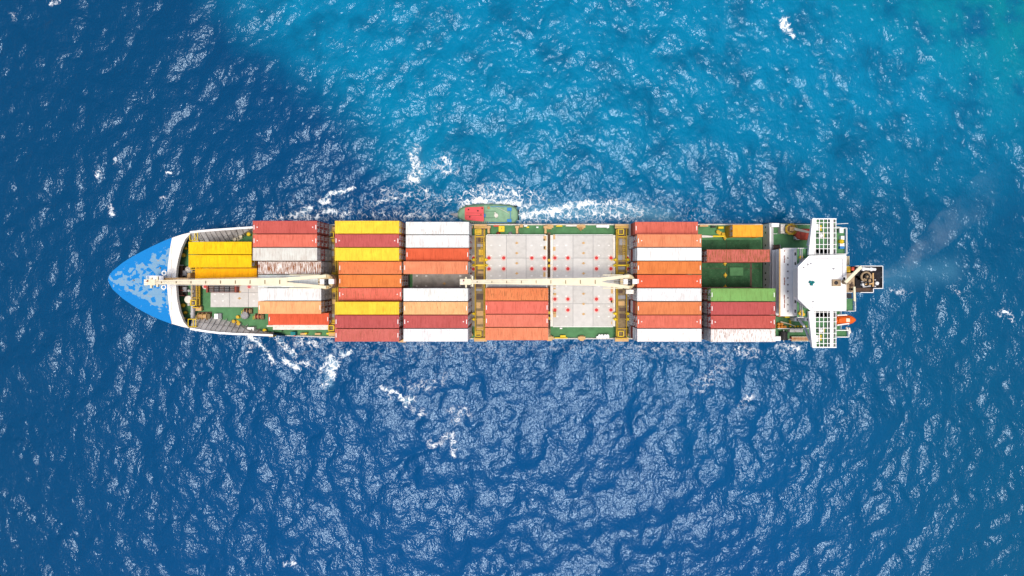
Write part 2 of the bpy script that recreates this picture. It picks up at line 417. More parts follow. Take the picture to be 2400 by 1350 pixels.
    # ---- material
    m, n, l, b = new_mat('sea_water')
    pos = n.new('ShaderNodeNewGeometry').outputs['Position']
    # turquoise shoal: a patch of the sea with its own outline
    sp = n.new('ShaderNodeSeparateXYZ'); l.new(pos, sp.inputs[0])
    def lin(a, bb, cc):
        k = n.new('ShaderNodeMath'); k.operation = 'MULTIPLY_ADD'; l.new(sp.outputs[0], k.inputs[0]); k.inputs[1].default_value = a
        k2 = n.new('ShaderNodeMath'); k2.operation = 'MULTIPLY_ADD'; l.new(sp.outputs[1], k2.inputs[0]); k2.inputs[1].default_value = bb
        l.new(k.outputs[0], k2.inputs[2]); k.inputs[2].default_value = cc
        return k2.outputs[0]
    def addn(v, nz, amp):
        k = n.new('ShaderNodeMath'); k.operation = 'MULTIPLY_ADD'; l.new(nz, k.inputs[0]); k.inputs[1].default_value = amp; l.new(v, k.inputs[2])
        return k.outputs[0]
    def mapr(v, a, bb):
        k = n.new('ShaderNodeMapRange'); k.interpolation_type = 'SMOOTHSTEP'; l.new(v, k.inputs[0]); k.inputs[1].default_value = a; k.inputs[2].default_value = bb
        return k.outputs[0]
    def math2(op, a, bb):
        k = n.new('ShaderNodeMath'); k.operation = op
        for i, v in enumerate((a, bb)):
            if isinstance(v, (int, float)): k.inputs[i].default_value = v
            else: l.new(v, k.inputs[i])
        return k.outputs[0]
    big = noise(n, l, pos, 0.035, 3); mid = noise(n, l, pos, 0.12, 4)
    e1 = lin(0.72, 0.70, 0.0)            # grows to the upper right
    e1 = addn(e1, big, 16.0); e1 = addn(e1, mid, 9.0)
    edge = mapr(e1, 2.0, 16.0)          # western edge of the shoal
    depth = mapr(addn(lin(-0.10, 1.0, 0.0), big, 18.0), 4.0, 46.0)
    dm = math2('MULTIPLY_ADD', depth, 0.92); dm.node.inputs[2].default_value = 0.08
    shoal = math2('MULTIPLY', edge, dm)
    greenish = mapr(addn(lin(0.6, 0.8, 0.0), big, 14.0), 84.0, 122.0)
    deep = mix(n, l, mapr(addn(lin(0.9, -0.45, 0.0), mid, 20.0), -95.0, 20.0), (0.0001, 0.043, 0.120), (0.0001, 0.052, 0.165))
    deep = mix(n, l, mapr(addn(lin(0.9, 0.3, 0.0), mid, 20.0), 35.0, 95.0), deep, (0.0001, 0.057, 0.138))
    turq = mix(n, l, greenish, (0.0002, 0.158, 0.300), (0.0004, 0.165, 0.215))
    turq = mix(n, l, mapr(mid, 0.40, 0.72), turq, (0.0002, 0.094, 0.198))
    c = mix(n, l, shoal, deep, turq)
    am = n.new('ShaderNodeAttribute'); am.attribute_name = 'milk'
    c = mix(n, l, math2('MULTIPLY', am.outputs['Fac'], 0.75), c, (0.09, 0.26, 0.38))
    # foam
    af = n.new('ShaderNodeAttribute'); af.attribute_name = 'foam'
    c = mix(n, l, mapr(af.outputs['Fac'], 0.25, 1.3), c, (0.11, 0.25, 0.36))
    wv = n.new('ShaderNodeVectorMath'); wv.operation = 'MULTIPLY_ADD'
    nz = n.new('ShaderNodeTexNoise'); nz.inputs['Scale'].default_value = 0.9; nz.inputs['Detail'].default_value = 4; l.new(pos, nz.inputs['Vector'])
    wv.inputs[1].default_value = (2.2, 2.2, 0); l.new(nz.outputs[1], wv.inputs[0]); l.new(pos, wv.inputs[2])
    fn = noise(n, l, wv.outputs[0], 0.85, 8, 0.68)
    vo = n.new('ShaderNodeTexVoronoi'); vo.feature = 'DISTANCE_TO_EDGE'; vo.inputs['Scale'].default_value = 1.1; l.new(wv.outputs[0], vo.inputs['Vector'])
    lace = mapr(vo.outputs['Distance'], 0.0, 0.22)
    ftex = math2('MULTIPLY_ADD', lace, -0.17); l.new(fn, ftex.node.inputs[2])
    fsum = math2('ADD', af.outputs['Fac'], math2('MULTIPLY', math2('SUBTRACT', ftex, 0.40), 3.2))
    fmask = mapr(fsum, 0.30, 1.12)
    fmask = math2('MULTIPLY', fmask, mapr(af.outputs['Fac'], 0.08, 0.34))
    c = mix(n, l, fmask, c, (0.78, 0.82, 0.86))
    l.new(c, b.inputs['Base Color'])
    rg = n.new('ShaderNodeMix'); rg.data_type = 'FLOAT'; rg.inputs[2].default_value = 0.135; rg.inputs[3].default_value = 0.9
    l.new(fmask, rg.inputs[0]); l.new(rg.outputs[0], b.inputs['Roughness'])
    b.inputs['IOR'].default_value = 1.333; b.inputs['Specular Tint'].default_value = (0.50, 0.68, 0.87, 1)
    bp = n.new('ShaderNodeBump'); bp.inputs['Strength'].default_value = 1.0; bp.inputs['Distance'].default_value = 0.13
    hsum = math2('ADD', noise(n, l, pos, 2.1, 2.5, 0.5, (1.0, 0.75, 1)), math2('MULTIPLY', fmask, 0.25))
    l.new(hsum, bp.inputs['Height']); l.new(bp.outputs[0], b.inputs['Normal'])
    me.materials.append(m)
    return o
make_sea()

# ------------------------------------------------------------------ the ship
YC = -1.35
ZM, ZF, ZB, Z0, ZP = 5.0, 6.3, 9.8, 7.5, 8.0     # main deck, forward deck, bow deck, hatch tops, poop deck
TP = 2.625                                       # tier pitch
ship = empty('container_ship', (0, YC, 0), 'long container ship with blue bow and white bridge, seen from above', 'ship')

def px_pts(pts, z): return [tuple(W(x, y, z)[:2]) for x, y in pts]
# outline of the forward hull at bulwark-top height, photo pixels (upper side, lower side mirrored by measurement)
UP = [(253,655),(256,645),(264,635),(287,616),(311,601),(335,588),(358,576.5),(382,565.5),(403,557),(424,549.5),(446,544),(480,541),(512,538.5),(550,535.8),(592,533),(640,531)]
LO = [(256,664),(264,678),(287,699),(311,716),(335,730),(358,742),(382,752),(403,759.5),(424,765.5),(446,770.5),(480,776),(512,780),(550,782),(592,783.5),(640,785)]
# hull: stations of half outline at top and waterline
def build_hull():
    st = []
    for (ux, uy), (lx, ly) in zip(UP[1:], LO):
        a = W(ux, uy, ZB); d = W(lx, ly, ZB); st.append((a.x, a.y, d.y, ZB))
    st.append((-49.0, YC+11.45, YC-11.45, ZM+0.6)); st.append((-40, YC+11.75, YC-11.8, ZM)); st.append((-25, YC+11.9, YC-12.1, ZM))
    st.append((20, YC+11.9, YC-12.2, ZM)); st.append((50.0, YC+11.9, YC-12.2, ZM)); st.append((50.2, YC+11.9, YC-12.2, ZP-0.15)); st.append((60, YC+11.7, YC-12.0, ZP-0.15)); st.append((65.0, YC+11.2, YC-11.4, ZP-0.15))
    tip = W(253, 655, ZB)
    v = []; f = []
    lv = (0.0, 0.45, 1.0)
    for x, yt, yb, zt in st:
        xr = (x+83.4)
        fl = min(1.0, 0.30+xr/38.0)        # flare: narrow at the waterline near the bow
        if x > 55: fl = 1-(x-55)*0.03
        cy = (yt+yb)/2
        xw = x + max(0, (1-xr/20))*4.0
        ring = []
        for q in (1, 0):
            pass
        prof = [(yt, zt, x)] + [(cy+(yt-cy)*(fl+(1-fl)*q**2), -3+(zt+3)*q, xw+(x-xw)*q) for q in (0.55, 0.0)] + \
               [(cy+(yb-cy)*(fl+(1-fl)*q**2), -3+(zt+3)*q, xw+(x-xw)*q) for q in (0.0, 0.55)] + [(yb, zt, x)]
        v += [(p[2], p[0], p[1]) for p in prof]
    n = 6
    for i in range(len(st)-1):
        for j in range(n-1):
            f.append((i*n+j, i*n+j+1, (i+1)*n+j+1, (i+1)*n+j))
    k = len(v); v += [(tip.x, tip.y, ZB), (tip.x+2.2, tip.y, 3.5), (tip.x+4.2, tip.y, -3)]
    f += [(0, 1, k+1, k), (1, 2, k+2, k+1), (2, 3, k+2), (3, 4, k+1, k+2), (4, 5, k, k+1)]
    e = (len(st)-1)*n; f.append(tuple(range(e, e+n)))
    mb = MB(); mb.add(v, f); mb.build('hull', 'hull', ship)
build_hull()
# decks
mb = MB(); mb.prism([(-60, YC+10.6), (-49, YC+11.35), (-25, YC+11.8), (50.1, YC+11.8), (50.1, YC-12.1), (-25, YC-12.0), (-49, YC-11.35), (-60, YC-10.6)], ZM-0.3, ZM)
mb.build('main_deck', 'deck', ship)
fw = [(404,562),(446,550),(512,545),(592,540),(660,541),(660,778),(592,776),(512,770),(446,764),(404,754)]
mb = MB(); mb.prism([(p[0], p[1]) for p in px_pts(fw, ZF)], ZF-0.25, ZF); mb.build('forward_deck', 'deck', ship)
mb = MB(); pd = [(50.3, YC+11.8), (60, YC+11.6), (64.9, YC+11.1), (64.9, YC-11.3), (60, YC-11.9), (50.3, YC-12.1)]
mb.prism(pd, ZP-0.25, ZP); mb.build('poop_deck', 'deck', ship)
# bow deck and the white band that closes it
bd = UP[:9] + [(399,579),(394,615),(391.5,642),(391.5,674),(394,700),(398,737)] + LO[:8][::-1]
mb = MB(); mb.prism(px_pts(bd, ZB), ZB-0.3, ZB+0.02); mb.build('bow_deck', 'bow', ship)
inn_u = [(445.5,548.5),(434.4,560.3),(424.9,581.6),(417.8,607.7),(414,627),(412.4,645)]
inn_l = [(412.4,668),(415,701.5),(421,731),(430,754),(441.5,767.5)]
wb = [(403,557.5),(424,550.2),(446,544.6)] + inn_u + inn_l + [(446,770),(424,765),(403,759),(398,737),(394,700),(391.5,674),(391.5,642),(394,615),(399,579)]
mb = MB(); mb.prism(px_pts(wb, ZB+0.25), ZB-0.6, ZB+0.25); mb.build('breakwater', 'band', ship)
for k in range(6):
    y = 575+k*33; mb = MB(); mb.pbox(401.7, 402.3, y, y+20, ZB+0.262, 0.01); mb.build('breakwater_seam', 'tan', ship)
# raised seams on the bow deck
for ya, yb_ in ((654.2,655.2),(690.5,691.8),(618,619)):
    mb = MB(); mb.pbox(290, 391, ya, yb_, ZB+0.06, 0.05); mb.build('deck_seam', 'bow', ship)
# small bow fittings
for x, y in ((313,657),(375,628)):
    mb = MB(); mb.frustum(W(x,y,ZB+0.1), 0.2, 0.15, ZB, ZB+0.3, 10); mb.build('bow_fitting', 'grey', ship)
# bulwarks with stays
def bulwark(outer, inner, top):
    o3 = [W(x, y, ZB) for x, y in outer]; i3 = [W(x, y, ZF+0.02) for x, y in inner]
    v = []; f = []
    for a, c in zip(o3, i3): v += [a, c, c+Vector((0,0,-0.1)), a+Vector((0,0,-0.25))]
    for i in range(len(o3)-1):
        for j in range(4): f.append((4*i+j, 4*i+(j+1)%4, 4*i+4+(j+1)%4, 4*i+4+j))
    mb = MB(); mb.add(v, f); mb.build('bulwark', 'bulwarkgrey', ship)
    mb = MB()
    for a, c in zip(o3[:-1], o3[1:]): mb.bar(a+Vector((0,0,0.06)), c+Vector((0,0,0.06)), 0.42, 0.16)
    mb.build('bulwark_rail', 'white', ship)
    # stays
    def at(pts, t):
        t *= len(pts)-1; i = min(int(t), len(pts)-2); return pts[i].lerp(pts[i+1], t-i)
    n = 14
    for k in range(n):
        t = (k+0.8)/(n+0.4)
        a = at(o3, t); c = at(i3, min(1, t+0.0)); sh = -0.9 if top else 0.9
        c = c + Vector((1.0, 0, 0)) if top else c + Vector((1.3, 0, 0))
        m = MB(); m.bar(a+Vector((0,0,-0.05)), c+Vector((0,0,0.35)), 0.07, 0.34, 0.07, 0.34); m.build('bulwark_stay', 'bulwarkgrey', ship)
    mb = MB()
    for q in (0.55,):
        for i in range(len(o3)-1):
            mb.bar(o3[i].lerp(i3[i], q)+Vector((0,0,0.1)), o3[i+1].lerp(i3[i+1], q)+Vector((0,0,0.1)), 0.08, 0.16)
    mb.build('bulwark_stringer', 'grey', ship)
bulwark([(446,544.5),(480,541),(512,538.5),(550,535.8),(592,533),(640,531)], [(452,574),(486,572),(520,568),(548,561),(590,544),(638,537)], True)
bulwark([(446,770.5),(480,776),(512,780),(550,782.5),(592,784),(640,786)], [(452,738),(486,742),(518,748),(550,756),(592,769),(638,780)], False)

def rail(pts, z, h=1.05, post=2.0, r=0.04, mat='white', name='railing', mids=1, parent=None):
    mb = MB()
    P = [Vector((p[0], p[1], z)) for p in pts]
    for a, b in zip(P[:-1], P[1:]):
        for q in range(mids+1):
            hh = h*(q+1)/(mids+1)
            mb.tube(a+Vector((0,0,hh)), b+Vector((0,0,hh)), r, 5)
        n = max(1, int((b-a).length/post))
        for k in range(n+1):
            p = a.lerp(b, k/n); mb.tube(p, p+Vector((0,0,h)), r, 5)
    return mb.build(name, mat, parent or ship)

# gunwale and side railing of the main deck
for s, y in ((1, YC+11.72), (-1, YC-12.02)):
    mb = MB()
    xs = [-49, -40, -25, 0, 20, 49.8]
    yy = [YC+s*11.38, (YC+11.66 if s > 0 else YC-11.72), y, y, y, y]
    for i in range(len(xs)-1): mb.bar((xs[i], yy[i], ZM+0.12), (xs[i+1], yy[i+1], ZM+0.12), 0.26, 0.24)
    mb.build('gunwale', 'offwhite', ship)
    rail([(xs[i], yy[i]-s*0.05) for i in range(len(xs))], ZM+0.2, 0.95, 2.4, 0.035, 'offwhite')

# ---- hatch covers, each made of panels
HY0, HY1 = YC-9.36, YC+9.36
def hatch(x0, x1, y0, y1, z, nx, ny, mat='hatch', h=2.3, sockets=(), name='hatch_cover'):
    mb = MB(); mb.box(x0+0.15, x1-0.15, y0+0.15, y1-0.15, ZM+0.01 if z > 6 else z-0.5, z-0.12)
    o = mb.build(name, 'grey' if mat != 'deckdark' else 'brown', ship)
    dx = (x1-x0)/nx; dy = (y1-y0)/ny; g = 0.035
    for i in range(nx):
        for j in range(ny):
            m = MB(); zz = z - rng.random()*0.012
            m.box(x0+i*dx+g, x0+(i+1)*dx-g, y0+j*dy+g, y0+(j+1)*dy-g, z-0.14, zz); m.build('panel', 'hatch2' if mat == 'hatch' and rng.random() < 0.45 else mat, o)
    for px, py in sockets:
        c = W(px, py, z)
        m = MB(); m.frustum(c, 0.60, 0.60, z+0.001, z+0.006, 20); m.build('socket_ring', 'halo', o)
        m = MB(); m.lathe(c, [(0.34, z+0.006), (0.34, z+0.03), (0.28, z+0.05), (0.12, z+0.05)], 18); m.build('lashing_socket', 'redpaint', o)
    # pot rows: small white deck fittings and yellowish lashing plates
    m = MB(); cx = (x0+x1)/2
    for j in range(1, 9):
        y = y0+(y1-y0)*j/9
        if mat == 'deckdark': break
        for x in (x0+0.9, x0+(x1-x0)*0.22, x0+(x1-x0)*0.76, x1-0.9):
            m.box(x-0.16, x-0.04, y-0.14, y+0.14, z, z+0.05); m.box(x+0.05, x+0.17, y-0.14, y+0.14, z, z+0.05)
        m2 = MB(); m2.frustum((cx+0.1, y+0.5), 0.26, 0.2, z, z+0.05, 8); m2.box(cx-0.3, cx+0.5, y+0.46, y+0.54, z, z+0.04); m2.build('lashing_plate', 'tan', o)
    if m.v: tag(m.build('stacking_cone', 'white', o), kind='stuff')
    return o
EX0, EX1 = WX(1141, Z0), WX(1279, Z0)
FX0, FX1 = WX(1296, Z0), WX(1437, Z0)
sy = (604.5, 630.0, 701.0, 726.5)
hatch(-63.9, -52.2, YC-5.4, YC+6.6, Z0, 3, 4, sockets=[(481,671),(584,671)])
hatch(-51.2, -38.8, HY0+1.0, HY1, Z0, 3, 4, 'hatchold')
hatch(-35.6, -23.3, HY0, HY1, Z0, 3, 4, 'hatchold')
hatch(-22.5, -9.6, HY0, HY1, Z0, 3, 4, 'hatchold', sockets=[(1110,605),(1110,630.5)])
hatch(EX0, EX1, HY0, HY1, Z0, 3, 4, sockets=[(x, y) for x in (1146,1180.5,1246.5,1276) for y in sy[:2]])
hatch(FX0, FX1, HY0, HY1, Z0, 3, 4, sockets=[(x, y) for x in (1300.5,1331,1398,1432) for y in sy])
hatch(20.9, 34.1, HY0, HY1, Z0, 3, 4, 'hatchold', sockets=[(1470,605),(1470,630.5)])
for xa, n_ in ((EX0, 9), (EX1-0.5, 10), (FX0, 10), (FX1-0.5, 9)):
    for q in range(n_):
        yy = HY0+0.4+rng.random()*18; m = MB(); m.box(xa+rng.random()*0.1, xa+0.2+rng.random()*0.5, yy, yy+0.2+rng.random()*0.8, Z0+0.001, Z0+0.012); m.build('rust_scale', 'tan', ship)
gh = hatch(35.3, 49.6, YC-9.3, WY(562, 5.6), 5.6, 2, 3, 'deckdark', name='green_hatch_cover')
for x, y in ((1699,557),(1699,617),(1700,645),(1700,673)):
    m = MB(); c = W(x, y, 5.7); m.frustum(c, 0.38, 0.30, 5.6, 5.95, 10); m.box(c.x-0.1, c.x+0.1, c.y-0.5, c.y+0.5, 5.6, 5.8); m.build('lashing_pot', 'yellow', gh)
m = MB(); m.pbox(1711,1742,627,646,5.72,0.12); m.build('access_plate', 'deck', gh)
m = MB(); m.pbox(1708,1745,625,626.2,5.8,0.2); m.pbox(1708,1745,648,649.2,5.8,0.2); m.pbox(1708,1709.2,625,649,5.8,0.2); m.build('plate_frame', 'deckdark', gh)
# coaming strips with rust at the hatch ends, seen along the lashing gaps
for x0, x1 in ((1139,1142),(1276,1283),(1290,1296),(1437,1442)):
    m = MB(); m.pbox(x0, x1, 551, 765, Z0-0.1, 0.5); m.build('hatch_coaming', 'offwhite', ship)
for x0, x1 in ((1141,1279),(1296,1437)):
    for y0, y1 in ((549.6,551.0),(765.2,766.6)):
        m = MB(); m.pbox(x0, x1, y0, y1, Z0-0.2, 0.4); m.build('coaming_edge', 'white', ship)
m = MB(); m.pbox(1283, 1290, 545, 790, ZM+1.2, 0.4); m.build('hatch_gap_walkway', 'olive', ship)
for px in (1285.0, 1288.5):
    m = MB(); m.tube(W(px, 548, 7.3), W(px, 772, 7.3), 0.09, 6); m.build('hydraulic_pipe', 'brown', ship)
for y in (610,623,733,746):
    m = MB(); m.frustum(W(1287,y,7.6), 0.35, 0.3, 6.2, 7.9, 10); m.build('cleat_post', 'yellow', ship)

# ---- lashing bridges (transverse walkways between the bays)
def lashing_bridge(pxc, z, w, yt, yb, seed, rich=True, crane=False):
    r = random.Random(seed)
    xc = WX(pxc, z); y1 = WY(yt, z); y0 = WY(yb, z)
    base = MB(); 
    o = base.box(xc-w/2, xc+w/2, y0, y1, z-0.25, z).build('lashing_bridge', 'olive', ship)
    for s in (-1, 1):
        m = MB(); m.box(xc+s*w/2-0.09, xc+s*w/2+0.09, y0, y1, z-0.3, z+0.14); m.build('edge_beam', 'yellow', o)
        p = MB(); n = 10
        for k in range(n+1):
            y = y0+(y1-y0)*k/n; p.box(xc+s*(w/2-0.12)-0.06, xc+s*(w/2-0.12)+0.06, y-0.06, y+0.06, z, z+1.1)
        p.tube((xc+s*(w/2-0.12), y0, z+1.1), (xc+s*(w/2-0.12), y1, z+1.1), 0.06, 6)
        p.tube((xc+s*(w/2-0.12), y0, z+0.6), (xc+s*(w/2-0.12), y1, z+0.6), 0.04, 6)
        p.build('guard_rail', 'yellow', o)
    # gratings and plates of differing tone
    y = y0+0.3
    while y < y1-0.6:
        d = 0.5+r.random()*1.1
        m = MB(); a = r.choice((-1, 0, 1))*w*0.16; ww = w*r.uniform(0.22, 0.40)
        m.box(xc+a-ww, xc+a+ww, y, min(y+d*0.8, y1-0.1), z+0.002, z+0.05+0.25*(r.random() < 0.25))
        m.build('floor_plate', r.choice(('tan', 'olive', 'brown', 'yellow', 'grey', 'brown')), o); y += d+0.25
    # ladder lying along one side
    m = MB(); lx = xc+w*0.24
    for s in (-0.22, 0.22): m.tube((lx+s, y1-6.5, z+0.32), (lx+s, y1-1.6, z+0.32), 0.055, 6)
    for k in range(12): m.tube((lx-0.22, y1-6.4+k*0.42, z+0.32), (lx+0.22, y1-6.4+k*0.42, z+0.32), 0.04, 5)
    m.build('ladder', 'yellow', o)
    # square hatch frames at both ends, and cross frames
    for ye in (y1-0.5, y0+0.6):
        m = MB(); a = 0.52
        for s in (-1, 1):
            m.box(xc-0.25-a, xc-0.25+a, ye+s*a-0.07, ye+s*a+0.07, z+0.9, z+1.08); m.box(xc-0.25+s*a-0.07, xc-0.25+s*a+0.07, ye-a, ye+a, z+0.9, z+1.08)
            for t in (-1, 1): m.box(xc-0.25+s*a-0.06, xc-0.25+s*a+0.06, ye+t*a-0.06, ye+t*a+0.06, z, z+0.9)
        m.build('manhole_frame', 'byellow', o)
        m = MB(); m.box(xc-w/2-0.1, xc+w/2+0.1, ye-1.1, ye-0.9, z+0.4, z+0.6); m.box(xc-w/2-0.1, xc+w/2+0.1, ye+0.9, ye+1.05, z+0.4, z+0.6); m.build('cross_beam', 'yellow', o)
    for y_ in (609, 622, 735, 748):
        if not rich: break
        yy = WY(y_, z)
        for s in (-1, 1):
            m = MB(); c = (xc+s*(w/2+0.25), yy); m.lathe(c, [(0.30, z-0.5), (0.30, z+0.6), (0.16, z+0.75)], 10); m.box(c[0]-0.5, c[0]+0.5, yy-0.09, yy+0.09, z+0.35, z+0.5); m.build('securing_post', 'byellow', o)
        if y_ == 622:
            m = MB(); m.box(xc-w/2-0.3, xc+w/2+0.3, yy-0.12, yy+0.12, z+0.55, z+0.75); m.build('cross_beam', 'byellow', o)
    # legs to the deck
    m = MB()
    for k in range(5):
        yy = y0+(y1-y0)*(k+0.1)/4.2
        for s in (-1, 1): m.box(xc+s*w*0.4-0.1, xc+s*w*0.4+0.1, yy-0.1, yy+0.1, ZM, z-0.26)
    m.build('leg', 'olive', o)
    # end platforms over the ship's side
    for ye, s in ((y1, 1), (y0, -1)):
        m = MB(); m.box(xc-w*0.62, xc+w*0.72, ye+s*0.25, ye+s*1.1, z-0.9, z-0.15); m.build('end_pedestal', 'tan', o)
        m = MB(); m.box(xc-w*0.5, xc+w*0.6, ye+s*0.02, ye+s*0.24, z-0.9, z-0.5); m.build('end_step', 'brown', o)
    return o
lashing_bridge(1125, 8.1, 1.95, 538, 788, 1)
lashing_bridge(1456.5, 8.1, 2.05, 538, 788, 2)
lashing_bridge(782, 7.9, 1.7, 545, 775, 3, False)
lashing_bridge(941, 7.9, 1.2, 545, 790, 4, False)
lashing_bridge(461, 7.6, 1.2, 620, 716, 5, False)

# ---- container pedestals on the side decks
for xa, xb in ((-51.1,-38.9),(-35.6,-23.3),(-22.5,-10.3),(-7.15,5.03),(21.8,34.0)):
    for s in (1, -1):
        if xa == -51.1 and s < 0: continue
        yo = YC + s*11.05; yi = YC + s*9.75
        for x in (xa+0.25, (xa+xb)/2, xb-0.25):
            m = MB(); m.box(x-0.22, x+0.22, min(yo, yi), max(yo, yi), ZM, Z0-0.004); m.box(x-0.4, x+0.4, yo-0.25, yo+0.25, ZM, Z0-0.006); m.build('container_pedestal', 'tan', ship)
m = MB()
for x in (1357, 1364): m.bar(W(x, 531, 6.6), W(1361, 539, 5.4), 0.3, 0.4)
m.pbox(1356, 1369, 527.5, 531, 6.7, 0.5); m.build('side_bracket', 'tan', ship)
for x0, x1, y in ((1278,1297,531),(1278,1298,793),(1352,1372,531),(1355,1372,793),(1218,1226,530)):
    m = MB(); m.pbox(x0, x1, y-4, y+3, 6.4, 0.5); m.pbox(x0+4, x1-4, y-6, y+6, 6.1, 1.0); m.build('side_bracket', 'tan', ship)
for x0, x1, y0, y1, z, mt in ((1326,1362,527.5,530.5,6.0,'offwhite'),(1398,1428,527.5,533,6.1,'white'),(1398,1428,788,793,6.1,'white'),(1300,1330,791,794,6.0,'byellow'),(1313,1326,786,790,6.0,'byellow'),(1304,1318,528,531,6.0,'byellow'),(1234,1240,531,534,5.7,'byellow'),(1228,1236,528,531,5.8,'white'),(1157,1170,528,531,5.8,'salmon'),(1257,1262,531,534,5.6,'white'),(1312,1318,768,771,5.6,'white')):
    m = MB(); m.pbox(x0, x1, y0, y1, z, z-ZM); m.build('deck_locker', mt, ship)
for k, x in enumerate((1405,1411,1418,1424,1424)):
    m = MB(); m.frustum(W(x, 786.5 if k < 4 else 532, 6), 0.28, 0.28, ZM, 6.3, 10); m.build('vent_pipe', 'white', ship)
for x, y in ((1168,548),(1196,548),(1213,548)):
    m = MB(); m.lathe(W(x,y,5), [(0.5,ZM),(0.35,ZM+0.4),(0.12,ZM+0.7)], 8); m.build('deck_valve', 'redbrown' if x < 1190 else 'grey', ship)

# ---- forward deck gear
def vent(px, py, r, z, mat='yellow', name='mushroom_vent', parent=None, base=None):
    c = W(px, py, z+1.0); base = z if base is None else base
    m = MB(); m.lathe(c, [(r*0.6, base), (r*0.6, z+0.7), (r, z+0.75), (r*0.95, z+0.95), (r*0.5, z+1.08), (0.05, z+1.1)], 14)
    return m.build(name, mat, parent or ship)
for x, y, r in ((432,569,0.32),(434.5,582,0.30),(428.5,598,0.45),(428,716,0.42),(433,733,0.36),(431,747,0.34)):
    vent(x, y, r, ZF)
def bollard(xa, ya, xb, yb, z, mat='yellow'):
    m = MB(); a = W(xa, ya, z+0.6); b = W(xb, yb, z+0.6)
    for c in (a, b): m.lathe(c, [(0.26, z), (0.26, z+0.75), (0.36, z+0.8), (0.36, z+0.9), (0.2, z+0.95)], 12)
    m.bar((a.x, a.y, z+0.09), (b.x, b.y, z+0.09), 0.75, 0.16); m.build('bollard', mat, ship)
bollard(551,561,565,554,ZF,'cream'); bollard(548.5,753,560,758.5,ZF); bollard(1682,543,1695,549,ZM)
for x, y in ((582,549),(619.5,775)):
    vent(x, y, 0.42, ZF, 'byellow')
# duct running across behind the winches
m = MB(); m.tube(W(451,632,7.9), W(451,746,7.9), 0.33, 12); m.build('ventilation_duct', 'lgrey', ship)
m = MB(); m.tube(W(456,632,7.6), W(456,746,7.6), 0.12, 8); m.build('ventilation_duct', 'grey', ship)
for y in (683, 712, 735):
    m = MB(); m.tube(W(451,y-2.5,7.9), W(451,y+2.5,7.9), 0.42, 12); m.build('duct_collar', 'lgrey', ship)
m = MB(); m.lathe(W(441,702,8.0), [(0.85,ZF),(0.85,7.8),(0.75,8.05),(0.3,8.15),(0.05,8.15)], 18); m.build('fan_housing', 'offwhite', ship)
for x, y in ((442,681.5),(442,714)):
    m = MB(); m.lathe(W(x,y,7.4), [(0.3,ZF),(0.3,7.3),(0.25,7.4)], 10); m.build('fan_lid', 'lgrey', ship)
# mooring winches half hidden under the white band
for py, mat2 in ((640,'dark'),(678,'redbrown')):
    w = MB(); c = W(424, py, 7.2)
    w.box(c.x-0.9, c.x+1.0, c.y-1.5, c.y+1.5, ZF, ZF+0.25)
    wo = w.build('mooring_winch', 'dark', ship)
    m = MB(); m.tube((c.x, c.y-1.2, 7.2), (c.x, c.y+1.2, 7.2), 0.45, 14); m.build('drum', 'brown', wo)
    for s in (-1.25, -0.2, 1.25):
        m = MB(); m.tube((c.x, c.y+s-0.06, 7.2), (c.x, c.y+s+0.06, 7.2), 0.8, 18); m.build('drum_flange', mat2, wo)
    m = MB(); m.box(c.x+0.5, c.x+1.3, c.y-0.5, c.y+0.5, ZF+0.2, 7.5); m.build('gear_case', 'grey', wo)
for y in (621.5, 693):
    m = MB(); m.pbox(414,429,y-0.8,y+0.8,7.2,0.2); m.build('roller_bar', 'white', ship)
for y in (627,688.5):
    m = MB(); m.lathe(W(424,y,7), [(0.35,ZF),(0.2,ZF+0.5),(0.3,ZF+0.8)], 10); m.build('fairlead', 'byellow', ship)
m = MB(); m.lathe(W(439,632,7.5), [(0.6,ZF),(0.65,7.2),(0.2,7.6)], 12); m.build('capstan', 'offwhite', ship)
# yellow guard frames in the bow corners
for cx, cy in ((454,554),(450,757)):
    m = MB()
    for a, b in (((-9,-9),(9,-9)),((9,-9),(9,9)),((9,9),(-9,9)),((-9,9),(-9,-9)),((3,-9),(3,9))):
        m.tube(W(cx+a[0], cy+a[1], 9.7), W(cx+b[0], cy+b[1], 9.7), 0.08, 6)
    for a in ((-9,-9),(9,-9),(9,9),(-9,9)):
        p = W(cx+a[0], cy+a[1], 9.7); m.tube((p.x,p.y,ZF), p, 0.07, 6)
    m.build('guard_frame', 'byellow', ship)
    m = MB(); m.lathe(W(cx+2,cy+2,8), [(0.28,ZF),(0.28,7.9),(0.4,8.0),(0.2,8.3)], 10); m.build('fairlead_roller', 'byellow', ship)
# mooring winch on the lower forward deck
def winch(px, py, z, mat, s=1.0):
    c = W(px, py, z+0.7); w = MB(); w.box(c.x-1.2*s, c.x+1.2*s, c.y-0.8*s, c.y+0.8*s, z, z+0.2); o = w.build('mooring_winch', 'brown', ship)
    m = MB(); m.tube((c.x-0.9*s, c.y, z+0.75*s), (c.x+0.7*s, c.y, z+0.75*s), 0.42*s, 14); m.build('drum', mat, o)
    for q in (-0.9, -0.1, 0.7):
        m = MB(); m.tube((c.x+q*s-0.05, c.y, z+0.75*s), (c.x+q*s+0.05, c.y, z+0.75*s), 0.7*s, 16); m.build('drum_flange', 'tan', o)
    m = MB(); m.box(c.x+0.75*s, c.x+1.25*s, c.y-0.5*s, c.y+0.45*s, z+0.2, z+1.0*s); m.build('gear_case', 'olive', o)
    m = MB(); m.torus((c.x-1.25*s, c.y-0.2, z+0.9), (1,0,0), 0.38, 0.05, 14, 5); m.build('hand_wheel', 'byellow', o)
winch(478, 741, ZF, 'tan', 1.1); winch(607, 742, ZF, 'redbrown', 0.8); winch(580, 729, ZF, 'brown', 0.75)
